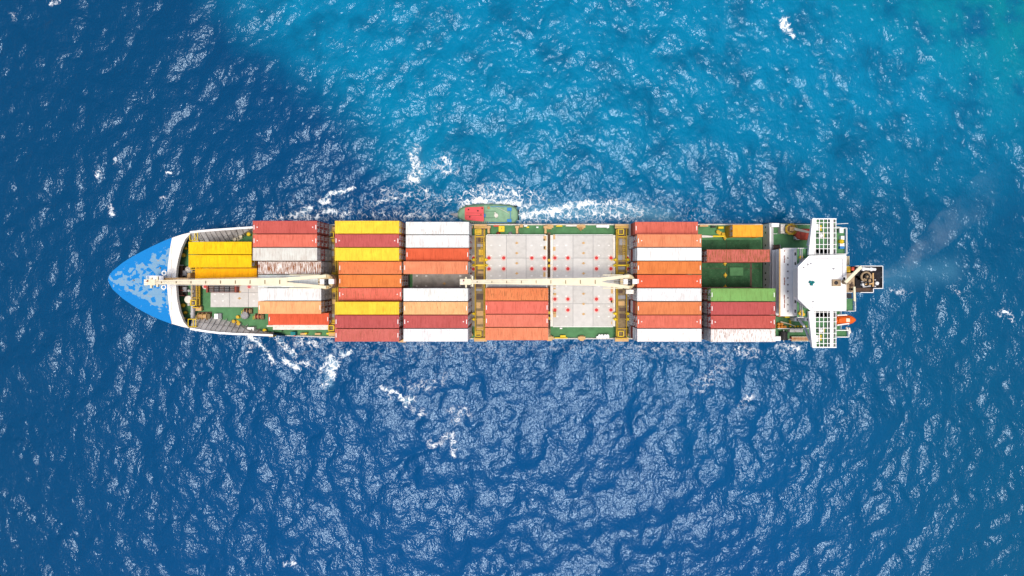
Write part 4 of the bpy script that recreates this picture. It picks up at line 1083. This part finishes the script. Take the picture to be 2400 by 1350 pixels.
# bay A (its rows stand half a row over)
for r_, cols, y in ((1, low(3,'gold','red','brown'), 5.10), (2, low(3,'gold','scarlet','maroon'), 2.54), (3, low(2,'amber','red'), -0.02)):
    stack('A', xA, r_, y, Z0, cols, 0.02, 0)
Bc = [('red','red','crimson','grey'), ('coral','crimson','red','grey'), ('beige','red','grey','grey'), ('rusty','grey','beige'), ('white','grey','brown'), ('white','grey','grey'), ('peach','brown','maroon')]
for i, c in enumerate(Bc): stack('B', xB, i, rowy(i), Z0, list(c), 0.62 if i == 3 else 0.12, (3 if i < 2 else (1 if i == 6 else 0)), False)
stack('B', xB, 7, rowy(7), Z0, ['scarlet'], 0.1, 1, False)
Cc = [('yellow','torange','maroon','brown'), ('crimson','torange','brown','maroon'), ('yellow','torange','brown','maroon'), ('orange','maroon','brown'), ('torange','brown','maroon'), ('coral','maroon','red'), ('yellow','brown','maroon','grey'), ('crimson','maroon','brown','red'), ('pink','maroon','red','brown')]
for i, c in enumerate(Cc): stack('C', xC, i, rowy(i), Z0, list(c), (0.02,0.1,0.02,0.3,0.05,0.35,0.05,0.12,0.3)[i], (0,3,0,1,1,3,0,1,1)[i], False)
Dc = [('white','beige','grey'), ('white','maroon','red'), ('scarlet','maroon','grey'), ('apricot','white','maroon','red'), None, ('white','grey','maroon','grey'), ('peach','brown','grey','maroon'), ('crimson','maroon','red','maroon'), ('white','beige','maroon','grey')]
for i, c in enumerate(Dc):
    if c: stack('D', xD, i, rowy(i), Z0, list(c), (0.28,0.10,0.08,0.08,0,0.22,0.30,0.12,0.20)[i], (0,0,1,1,0,0,1,3,0)[i], False)
for i, c in zip((5,6,7,8), (('orange','red','brown'),('coral','maroon','red'),('salmon','crimson','grey'),('apricot','red','brown'))):
    stack('E', xE, i, rowy(i), Z0, list(c), (0.42,0.08,0.18,0.3)[i-5], (0,1,1,0)[i-5], False)
Gc = [('coral','maroon','white'), ('apricot','maroon','grey','rusty'), ('white','grey','maroon','white'), ('torange','red','white','maroon'), ('scarlet','maroon','grey','red'), ('white','beige','red','white'), ('orange','red','white','maroon'), ('coral','maroon','grey','white'), ('rusty','white','maroon','white')]
for i, c in enumerate(Gc): stack('G', xG, i, rowy(i), Z0, list(c), (0.15,0.05,0.12,0.10,0.16,0.22,0.08,0.16,0.30)[i], (1,3,0,1,3,0,1,3,0)[i], True if i % 2 else False)
zH = 18.0-5*TP
stack('H', xH-0.05, 2, rowy(2)-0.25, zH+0.74, low(4,'pink','maroon','brown'), 0.55, 0, True)
for i, c in ((5,('green','red','brown')), (6,('crimson','grey','maroon')), (7,('red','grey','maroon')), (8,('rusty','grey','maroon'))):
    stack('H', xH, i, rowy(i), zH+0.74, low(5,*c), 0.45 if i == 8 else 0.12, (1,1,3,0)[i-5], True)
# rails that carry bay H
for x in (35.7, 47.5):
    m = MB(); m.box(x-0.2, x+0.2, YC-11.7, YC+6.0, ZM, zH+0.735); m.build('container_pedestal', 'brown', ship)
# the short amber container by the poop
c20 = W((1716.5+1789)/2, (526.4+555.7)/2, 10.4)
container(c20.x, c20.y, 10.4-CH, 'marigold', 'short marigold orange container standing alone on the tug side before the poop', 0.05, True, C20, True, 0)
for dx_ in (-2.8, 2.8):
    m = MB(); m.box(c20.x+dx_-0.2, c20.x+dx_+0.2, c20.y-1.2, c20.y+1.2, ZM, 10.4-CH-0.003); m.build('container_pedestal', 'yellow', ship)

# ------------------------------------------------------------------ deck cranes
def crane(label, xc, base_mat, tip_px, tip_y, fork_px, zt=18.6, cab=False):
    yc = WY(660, 18.0)
    e = empty('deck_crane', (xc, yc, ZM), label, 'crane')
    m = MB(); m.lathe((xc, yc), [(1.25, ZM), (1.25, 13.5), (1.42, 14.2), (1.42, 16.4)], 28); m.build('pedestal', 'tan' if base_mat == 'cream' else 'cream', e, False)
    m = MB(); m.lathe((xc, yc), [(1.55, 16.41), (1.55, 16.8), (1.46, 16.85), (1.46, 17.9), (1.3, 18.1)], 28); tr = m.build('turret', 'turret', e)
    m = MB(); m.ring((xc, yc), 1.43, 1.58, 16.9, 17.0, 28); m.build('slewing_ring', 'dark', e)
    # winch drum and machinery on top
    m = MB(); m.tube((xc+0.35, yc-0.75, 18.55), (xc+0.35, yc+0.45, 18.55), 0.42, 14); m.build('winch_drum', 'dark', e)
    m = MB(); m.box(xc+0.8, xc+1.75, yc-0.42, yc+0.48, 17.6, 18.7); m.build('machinery_housing', 'white', e)
    m = MB(); m.box(xc-0.9, xc+0.0, yc-0.5, yc+0.5, 18.11, 18.6); m.build('operator_cab', 'white', e)
    m = MB(); m.box(xc-0.905, xc-0.88, yc-0.4, yc+0.4, 18.2, 18.5); m.build('cab_window', 'glass', e)
    for k in range(7):
        m = MB(); a = rng.uniform(0.3, 5.9); r_ = rng.uniform(0.85, 1.25); q = (xc+r_*math.cos(a), yc+r_*math.sin(a)); m.box(q[0]-0.18, q[0]+0.18, q[1]-0.15, q[1]+0.15, 18.0, 18.35); m.build('turret_fitting', rng.choice(('tan','cream','olive')), e)
    if cab:
        m = MB(); c = W(1476, 684, 17.0); m.box(c.x-0.7, c.x+0.7, c.y-0.4, c.y+0.4, 16.4, 17.2); m.box(c.x-0.3, c.x+0.3, c.y+0.4, c.y+1.0, 16.5, 16.7); m.build('side_platform', 'offwhite', e)
    # fork and boom
    xf = WX(fork_px, zt); xt = WX(tip_px, zt); yt = WY(tip_y, zt)
    for s in (-1, 1):
        m = MB(); m.bar((xc+0.2, yc+s*1.05, 18.0), (xf, yc+s*0.42, zt), 0.55, 0.9, 0.75, 1.0); m.build('boom_fork', 'cream', e)
        m = MB(); m.bar((xc-1.0, yc+s*1.25, 18.2), (xf+0.4, yc+s*1.25, 18.2), 0.16, 0.3); m.build('fork_walkway', 'cream', e)
    m = MB(); L_ = xf-xt
    m.bar((xf+0.25, yc, zt), (xt, yt, zt), 1.55, 1.1, 0.72, 0.6); bo = m.build('boom', 'cream', e)
    for k in range(9):
        t = (k+0.4)/9; x = xf+(xt-xf)*t; wv = (1.55+(0.72-1.55)*t)*0.5; zz = zt+0.55+(0.3-0.55)*t
        m = MB(); m.box(x-0.07, x+0.07, yc+(yt-yc)*t-wv*0.55, yc+(yt-yc)*t+wv*0.45, zz-0.02, zz+0.12); m.build('sheave_bracket', 'olive', bo)
    for s in (-0.28, 0.28):
        m = MB(); m.tube((xc+0.3, yc+s, 18.95), (xt+0.6, yt+s*0.5, zt+0.42), 0.035, 5); m.build('hoist_wire', 'lgrey', bo)
    for s in (-1, 1):
        m = MB(); m.tube((xf-1, yc+s*0.9, zt+0.1), (xt+L_*0.15, yt+s*0.55, zt+0.1), 0.04, 5); m.build('boom_pipe', 'lgrey', bo)
    # head
    hd = MB(); hd.box(xt-1.6, xt+0.5, yt-0.55, yt+0.55, zt-0.5, zt+0.42); hd = hd.build('boom_head', 'cream', e)
    for s in (-0.32, 0.0, 0.32):
        m = MB(); m.tube((xt-1.2, yt+s-0.06, zt+0.3), (xt-1.2, yt+s+0.06, zt+0.3), 0.42, 16); m.build('sheave', 'white', hd)
    m = MB(); m.box(xt-0.6, xt-0.3, yt-1.1, yt+0.9, zt-0.3, zt+0.1); m.box(xt+0.6, xt+0.9, yt-0.9, yt+1.1, zt-0.2, zt+0.2); m.build('cross_arm', 'cream', hd)
    m = MB(); m.box(xt-1.05, xt-0.75, yt+0.1, yt+0.4, zt+0.42, zt+0.62); m.build('head_lamp', 'redbrown', hd)
    return e
crane('cream deck crane with its boom stowed over the blue bow', -37.3, 'cream', 360, 661.5, 672)
crane('cream deck crane with its boom lying over the bare hatch covers', 20.0, 'tan', 1098, 660.5, 1408, cab=True)
# boom rest standing on the forward deck
m = MB(); a = W(360,645,10.6); b = W(446,657,10.6)
m.prism(px_pts([(349,646),(383,646),(383,668),(349,668)], 13.5), 13.3, 13.5); br = m.build('boom_rest', 'white', ship)
m = MB(); m.prism(px_pts([(383,651),(443,651),(443,660),(383,660)], 12.9), 12.5, 12.9); m.build('rest_arm', 'tan', br)
m = MB(); m.prism(px_pts([(440,640),(446,640),(446,657),(437,657)], 12.4), ZF, 12.4); m.build('rest_column', 'tan', br)
m = MB()
for x, y in ((353,649),(353,665),(380,649),(380,665)):
    q = W(x,y,13.3); m.box(q.x-0.12,q.x+0.12,q.y-0.12,q.y+0.12,ZB,13.3)
m.build('rest_post', 'white', br)
rail([tuple(W(*p,13.5)[:2]) for p in ((350,668),(350,646.5),(383,646.5))], 13.5, 0.9, 1.0, 0.05, 'white', parent=br)
rail([tuple(W(*p,13.5)[:2]) for p in ((383,667.5),(350,667.5))], 13.5, 0.9, 1.0, 0.05, 'lgrey', parent=br)
for x, y, s in ((384,640,0.5),(383,673,0.5)):
    m = MB(); q = W(x,y,13.3); m.ring(q, s*0.6, s, 13.1, 13.25, 14); m.build('rest_ring', 'white', br)

# small provision crane on the poop
c = W(1855, 537, 11.0)
pc = empty('provision_crane', (c.x, c.y, ZP), 'small gold provision crane with pale jib on the green poop deck', 'crane')
m = MB(); m.lathe(c, [(0.75,ZP),(0.75,10.2),(0.9,10.4)], 18); m.build('pedestal', 'tan', pc)
m = MB(); m.ring(c, 0.85, 1.1, 10.4, 10.6, 22); m.build('platform_ring', 'yellow', pc)
m = MB(); m.torus((c.x,c.y,11.3), (0,0,1), 1.08, 0.05, 22, 5)
for k in range(8): a = k*math.pi/4; m.tube((c.x+1.05*math.cos(a), c.y+1.05*math.sin(a), 10.5), (c.x+1.05*math.cos(a), c.y+1.05*math.sin(a), 11.3), 0.04, 5)
m.build('platform_rail', 'yellow', pc)
m = MB(); m.box(c.x-0.5, c.x+0.4, c.y-0.4, c.y+0.4, 10.41, 11.5); m.build('crane_housing', 'tan', pc)
m = MB(); m.tube((c.x-0.2, c.y-0.5, 11.2), (c.x-0.2, c.y+0.5, 11.2), 0.25, 10); m.build('winch', 'dark', pc)
jb = W(1903, 546, 11.6); m = MB(); m.bar((c.x+0.3, c.y, 11.6), jb, 0.5, 0.5, 0.35, 0.35); m.build('jib', 'cream', pc)
# rescue boat under a red cover
c = W(1885, 547, 9.2)
rb = empty('rescue_boat', (c.x, c.y, ZP), 'rescue boat under a red cover beside the provision crane', 'boat')
def boat_mesh(cx, cy, L_, B_, z0, z1, crown, n=14, point=1):
    v = []; f = []
    for i in range(n+1):
        t = i/n; x = cx-L_/2+L_*t
        tt = t if point > 0 else 1-t
        w = B_/2*(min(1, (tt/0.12)**0.5 if tt < 0.12 else 1))*(1 if tt < 0.55 else math.sqrt(max(0.0, 1-((tt-0.55)/0.47)**2)))
        w = max(w, 0.03)
        for a, zz in ((-1.0, z1), (-0.6, z0), (0.6, z0), (1.0, z1), (0.6, z1+crown*0.8), (0, z1+crown), (-0.6, z1+crown*0.8)):
            v.append((x, cy+a*w, zz))
    for i in range(n):
        for j in range(7): f.append((7*i+j, 7*i+(j+1)%7, 7*i+7+(j+1)%7, 7*i+7+j))
    f += [tuple(range(6,-1,-1)), tuple(range(7*n, 7*n+7))]
    return v, f
m = MB(); m.add(*boat_mesh(c.x, c.y-0.2, 3.6, 2.3, ZP+0.1, 9.1, 0.5, point=-1)); m.build('covered_hull', 'salmon', rb, True)
for k in range(3):
    m = MB(); x = c.x-0.9+k*0.9; m.bar((x, c.y-1.2, 9.66), (x, c.y+0.8, 9.66), 0.05, 0.03); m.build('cover_strap', 'redbrown', rb)
m = MB(); m.box(c.x-1.2, c.x-0.9, c.y-1.0, c.y+0.7, ZP, ZP+0.3); m.box(c.x+0.8, c.x+1.1, c.y-1.0, c.y+0.7, ZP, ZP+0.3); m.build('cradle', 'grey', rb)
# orange lifeboat at the stern
c = W(1978, 750, 15.0)
lb = empty('lifeboat', (c.x, c.y, 13.5), 'enclosed orange lifeboat hanging at the stern beside the bridge', 'lifeboat')
m = MB(); m.add(*boat_mesh(c.x+0.1, c.y, 4.4, 1.95, 13.6, 14.7, 0.35, point=1)); m.build('hull', 'boat', lb, True)
m = MB(); m.add(*boat_mesh(c.x-0.2, c.y, 3.0, 1.4, 14.7, 15.2, 0.3, point=1)); m.build('canopy', 'boat', lb, True)
m = MB(); m.lathe((c.x-1.0, c.y), [(0.42,15.1),(0.42,15.75),(0.3,15.85)], 12); m.build('conning_tower', 'boat', lb)
m = MB(); m.box(c.x+0.2, c.x+0.9, c.y-0.35, c.y+0.35, 15.3, 15.53); m.build('hatch', 'cream', lb)
m = MB(); m.bar(W(1962,762,15.2), W(1990,758,15.2), 0.22, 0.25); m.bar(W(1962,739,15.2), W(1985,738,15.2), 0.22, 0.25)
for x, y in ((1963,762),(1963,739)):
    q = W(x,y,15.0); m.box(q.x-0.15,q.x+0.15,q.y-0.15,q.y+0.15,ZP,15.1)
m.build('davit', 'white', ship)
m = MB(); m.bar(W(1984,768,14.5), W(1990,782,13.5), 0.3, 0.3); m.bar(W(1990,768,14), W(1993,780,13.5), 0.25, 0.25); m.build('davit_arm', 'offwhite', ship)
# drums on the poop
k = 0
for x, y, w in ((1826.5,760,'nearest the containers'),(1833.5,760,'middle of the far row'),(1826.5,767,'in the corner by the coaming'),(1834,767,'middle of the near row'),(1841,766.5,'nearest the bridge')):
    c = W(x, y, 9.0); d = MB(); d.lathe(c, [(0.30,ZP+0.002),(0.30,8.3),(0.31,8.32),(0.30,8.34),(0.30,8.6),(0.31,8.62),(0.30,8.64),(0.30,8.9),(0.27,8.9),(0.27,8.87),(0.02,8.87)], 16)
    o = d.build('oil_drum', 'drum'); tag(o, f'orange oil drum on the poop deck, {w}', 'drum', 'orange drums on the poop')
    m = MB(); m.frustum((c.x+0.12, c.y), 0.05, 0.05, 8.87, 8.9, 8); b = m.build('bung', 'cream', o)
# rusty gear rack on the forward hatch
c = W(521, 676, 8.6)
gr = empty('gear_rack', (c.x, c.y, Z0+0.03), 'oxide red rack of dark gratings on the forward grey hatch', 'rack')
x0, x1 = WX(485, 8.6), WX(556, 8.6); y0, y1 = WY(685.5, 8.6), WY(664, 8.6)
m = MB(); m.box(x0, x1, y0, y1, Z0+0.03, Z0+0.2); m.build('base', 'redbrown', gr)
for x in (x0, x1-0.35):
    m = MB(); m.box(x, x+0.35, y0, y1, Z0+0.2, 9.0); m.build('end_frame', 'redbrown', gr)
for k in range(5):
    a = x0+0.45+k*(x1-x0-0.9)/5; wd_ = (x1-x0-0.9)/5-0.12
    m = MB(); m.box(a, a+wd_, y0+0.1, y1-0.1, Z0+0.21, 8.5+0.1*(k % 2)); m.build('grating', 'dark' if k % 2 else 'brown', gr)
    m = MB()
    for q in range(5): yy = y0+0.25+q*0.36; m.box(a+0.05, a+wd_-0.05, yy, yy+0.1, 8.6, 8.68)
    m.build('grating_bar', 'grey', gr)
# yellow bin on the tug-side deck
c = W(1175.5, 536, 6.5)
yb = empty('yellow_bin', (c.x, c.y, ZM), 'square yellow steel bin on the green side deck next to the tug', 'bin')
m = MB(); m.box(c.x-0.6, c.x+0.6, c.y-0.6, c.y+0.6, ZM+0.002, 6.2); m.build('bin_body', 'byellow', yb)
for dx_, dy_ in ((-0.28,-0.28),(0.28,-0.28),(-0.28,0.28),(0.28,0.28)):
    m = MB(); m.box(c.x+dx_-0.22, c.x+dx_+0.22, c.y+dy_-0.22, c.y+dy_+0.22, 6.2, 6.27); m.build('lid', 'byellow', yb)
m = MB(); m.box(c.x-0.05, c.x+0.05, c.y-0.15, c.y+0.25, 6.27, 6.33); m.build('handle', 'olive', yb)

# ------------------------------------------------------------------ tugboat
TGC = W(1143, 503, 1.6)
tug = empty('tugboat', (TGC.x, TGC.y, 0), 'green tugboat with a red wheelhouse roof pressed against the ship\'s side', 'tugboat')
TO = [(1071,504.5),(1078,491),(1089,485.5),(1103,482),(1116,480.7),(1136,480),(1157,480),(1180,481),(1198,482.5),(1209,488.4),(1213.5,499),(1213,513),(1206,522.5),(1186,524.4),(1151,524),(1128,524),(1109,523),(1090,518),(1077,512)]
ZT = 1.9
top = px_pts(TO, ZT); tcx, tcy = TGC.x, TGC.y
v = [(x, y, ZT) for x, y in top] + [(tcx+(x-tcx)*0.94, tcy+(y-tcy)*0.86, -1.0) for x, y in top]
n = len(top); f = [(i, (i+1)%n, n+(i+1)%n, n+i) for i in range(n)] + [tuple(range(n,2*n)), tuple(range(n))]
m = MB(); m.add(v, f); m.build('hull', 'tughull', tug)
def inset(pts, k): return [(tcx+(x-tcx)*k, tcy+(y-tcy)*(k-0.04)) for x, y in pts]
m = MB(); m.prism(inset(top, 0.985), ZT+0.001, ZT+0.06); m.build('deck', 'tuggreen', tug)
m = MB()
for i in range(n):
    a = top[i]; b = top[(i+1)%n]; m.bar((a[0],a[1],ZT+0.3), (b[0],b[1],ZT+0.3), 0.16, 0.6)
m.build('bulwark', 'tuggreen', tug)
m = MB()
for i in range(n):
    a = top[i]; b = top[(i+1)%n]; m.bar((a[0],a[1],ZT+0.64), (b[0],b[1],ZT+0.64), 0.24, 0.08)
m.build('bulwark_rail', 'tughull', tug)
for k in range(11):
    x = 1100+k*4.4; m = MB(); m.bar(W(x,518.5,2.3), W(x+1,523.2,2.6), 0.10, 0.35); m.build('bulwark_stay', 'lgrey', tug)
hp = [(1093,489.5),(1130,487.5),(1130,516.5),(1094,512.5)]
m = MB(); m.prism(px_pts(hp, 3.6), ZT+0.06, 4.1); wh = m.build('wheelhouse', 'tuggreen', tug)
for k in range(4):
    x = 1100+k*7; m = MB(); q = W(x, 514.6, 3.4); m.box(q.x, q.x+0.42, q.y-0.14, q.y-0.02, 3.0, 3.6); m.build('window', 'glass', wh)
rp = [(1090,488),(1094,486.5),(1133,485),(1133.5,518),(1130,518.5),(1094,515),(1090,513)]
m = MB(); m.prism(px_pts(rp, 4.3), 4.11, 4.3); ro = m.build('wheelhouse_roof', 'tugroof', tug)
for y in (499, 504.5):
    m = MB(); m.bar(W(1092,y,4.34), W(1131,y+0.5,4.34), 0.08, 0.07); m.build('roof_rib', 'redbrown', ro)
m = MB()
for a, b in zip(rp, rp[1:]+rp[:1]): m.bar(W(*a,4.36), W(*b,4.36), 0.10, 0.10)
m.build('roof_rail', 'tugroof', ro)
for x, y in ((1120,494),(1101,508),(1098,491),(1127,503),(1130,488)):
    m = MB(); m.lathe(W(x,y,4.4), [(0.16,4.3),(0.14,4.5),(0.04,4.55)], 8); m.build('roof_fitting', 'dark' if x != 1127 else 'redbrown', ro)
for (x0,x1,y0,y1) in ((1188.5,1199,486.5,494),(1188.5,1199,513.5,520.5),(1133.8,1137.5,501,509)):
    m = MB(); m.pbox(x0,x1,y0,y1,ZT+0.9,0.83); m.build('locker', 'blue', tug)
for a, b in (((1196.5,494),(1196.5,513.5)),((1140,521.5),(1188,521.5)),((1150,484.5),(1188,484.5))):
    m = MB(); m.bar(W(*a,ZT+0.7), W(*b,ZT+0.7), 0.09, 0.09)
    for t in (0.02, 0.5, 0.98):
        q = W(*a,ZT).lerp(W(*b,ZT), t); m.box(q.x-0.04,q.x+0.04,q.y-0.04,q.y+0.04,ZT+0.06,ZT+0.7)
    m.build('rail', 'blue', tug)
m = MB(); q = W(1163,505,ZT+0.5); m.lathe(q, [(0.42,ZT+0.06),(0.25,ZT+0.3),(0.25,ZT+0.8),(0.42,ZT+0.9),(0.1,ZT+1.0)], 14); m.build('towing_bitt', 'offwhite', tug)
m = MB(); m.bar(W(1160,497.5,ZT+0.4), W(1163,510.5,ZT+0.4), 0.22, 0.3); m.build('bitt_cross', 'offwhite', tug)
for a, b in (((1138,495),(1162,495)),((1138,510.5),(1160,510.5))):
    m = MB(); m.bar(W(*a,ZT+0.14), W(*b,ZT+0.14), 0.08, 0.15); m.build('hatch_coaming', 'tughull', tug)
m = MB(); m.tube(W(1164,486,ZT+0.6), W(1180,493,ZT+0.25), 0.05, 6); m.tube(W(1180,493,ZT+0.25), W(1193,499.5,ZT+0.4), 0.05, 6); m.build('tow_rope', 'rope', tug)
m = MB(); m.bar(W(1073,504.5,ZT+0.4), W(1055,502,ZT+0.5), 0.95, 0.7, 0.12, 0.4); m.build('bow_fender', 'grey', tug)
m = MB(); m.lathe(W(1145,487,ZT+0.4), [(0.3,ZT+0.06),(0.3,ZT+0.3),(0.12,ZT+0.5)], 10); m.build('rope_coil', 'tan', tug)
for x, y in ((1095,482.5),(1112,480),(1130,478.8),(1151,479),(1173,479.8),(1191,481),(1207,484.5),(1215,497),(1215,511.5),(1150,525.8),(1165,525.8),(1180,526),(1195,525.8),(1206,524.5)):
    q = W(x, y, ZT-0.15); ax = (1,0,0.0) if x > 1212 else (0,1,0)
    m = MB(); m.torus((q.x,q.y,ZT+0.1), ax, 0.34, 0.14, 14, 6); m.build('tyre_fender', 'rubber', tug, True)

# ------------------------------------------------------------------ exhaust smoke drifting off the funnel
def smoke():
    path = [(2056,648,25.0,0.6),(2090,638,25.5,1.0),(2130,615,26,1.6),(2180,570,27,2.2),(2240,512,28,2.9),(2300,462,29,3.6),(2370,420,30,4.2)]
    P = [(W(x,y,z), r) for x,y,z,r in path]
    n = 14; v = []; f = []
    for i, (p, r) in enumerate(P):
        d = (P[min(i+1,len(P)-1)][0]-P[max(i-1,0)][0]).normalized(); s = Vector((0,0,1)).cross(d).normalized(); u = d.cross(s)
        for k in range(n):
            a = 2*math.pi*k/n; v.append(p+(s*math.cos(a)+u*math.sin(a)*0.7)*r)
    for i in range(len(P)-1):
        for k in range(n): f.append((i*n+k, i*n+(k+1)%n, (i+1)*n+(k+1)%n, (i+1)*n+k))
    f += [tuple(range(n-1,-1,-1)), tuple(range((len(P)-1)*n, len(P)*n))]
    mt = bpy.data.materials.new('thin_exhaust_smoke'); mt.use_nodes = True; nn = mt.node_tree.nodes; ll = mt.node_tree.links
    nn.remove(nn['Principled BSDF'])
    pv = nn.new('ShaderNodeVolumePrincipled'); pv.inputs['Color'].default_value = (0.97, 0.98, 1.0, 1)
    g = nn.new('ShaderNodeNewGeometry').outputs['Position']
    t = noise(nn, ll, g, 0.22, 4, 0.6)
    r_ = nn.new('ShaderNodeMapRange'); r_.inputs[1].default_value = 0.42; r_.inputs[2].default_value = 0.75; r_.inputs[3].default_value = 0.0; r_.inputs[4].default_value = 0.30
    ll.new(t, r_.inputs[0])
    sx = nn.new('ShaderNodeSeparateXYZ'); ll.new(g, sx.inputs[0])
    fd = nn.new('ShaderNodeMapRange'); fd.inputs[1].default_value = WX(2060,25); fd.inputs[2].default_value = WX(2360,29); fd.inputs[3].default_value = 1.0; fd.inputs[4].default_value = 0.0
    ll.new(sx.outputs[0], fd.inputs[0])
    mu = nn.new('ShaderNodeMath'); mu.operation = 'MULTIPLY'; ll.new(r_.outputs[0], mu.inputs[0]); ll.new(fd.outputs[0], mu.inputs[1])
    pw = nn.new('ShaderNodeMath'); pw.operation = 'POWER'; ll.new(fd.outputs[0], pw.inputs[0]); pw.inputs[1].default_value = 2.0
    ll.new(pw.outputs[0], mu.inputs[1])
    ll.new(mu.outputs[0], pv.inputs['Density'])
    ll.new(pv.outputs[0], nn['Material Output'].inputs['Volume'])
    m = MB(); m.add(v, f); o = m.build('exhaust_smoke', mt)
    tag(o, 'thin grey exhaust smoke drifting away from the black funnel', 'smoke', kind='stuff')
smoke()
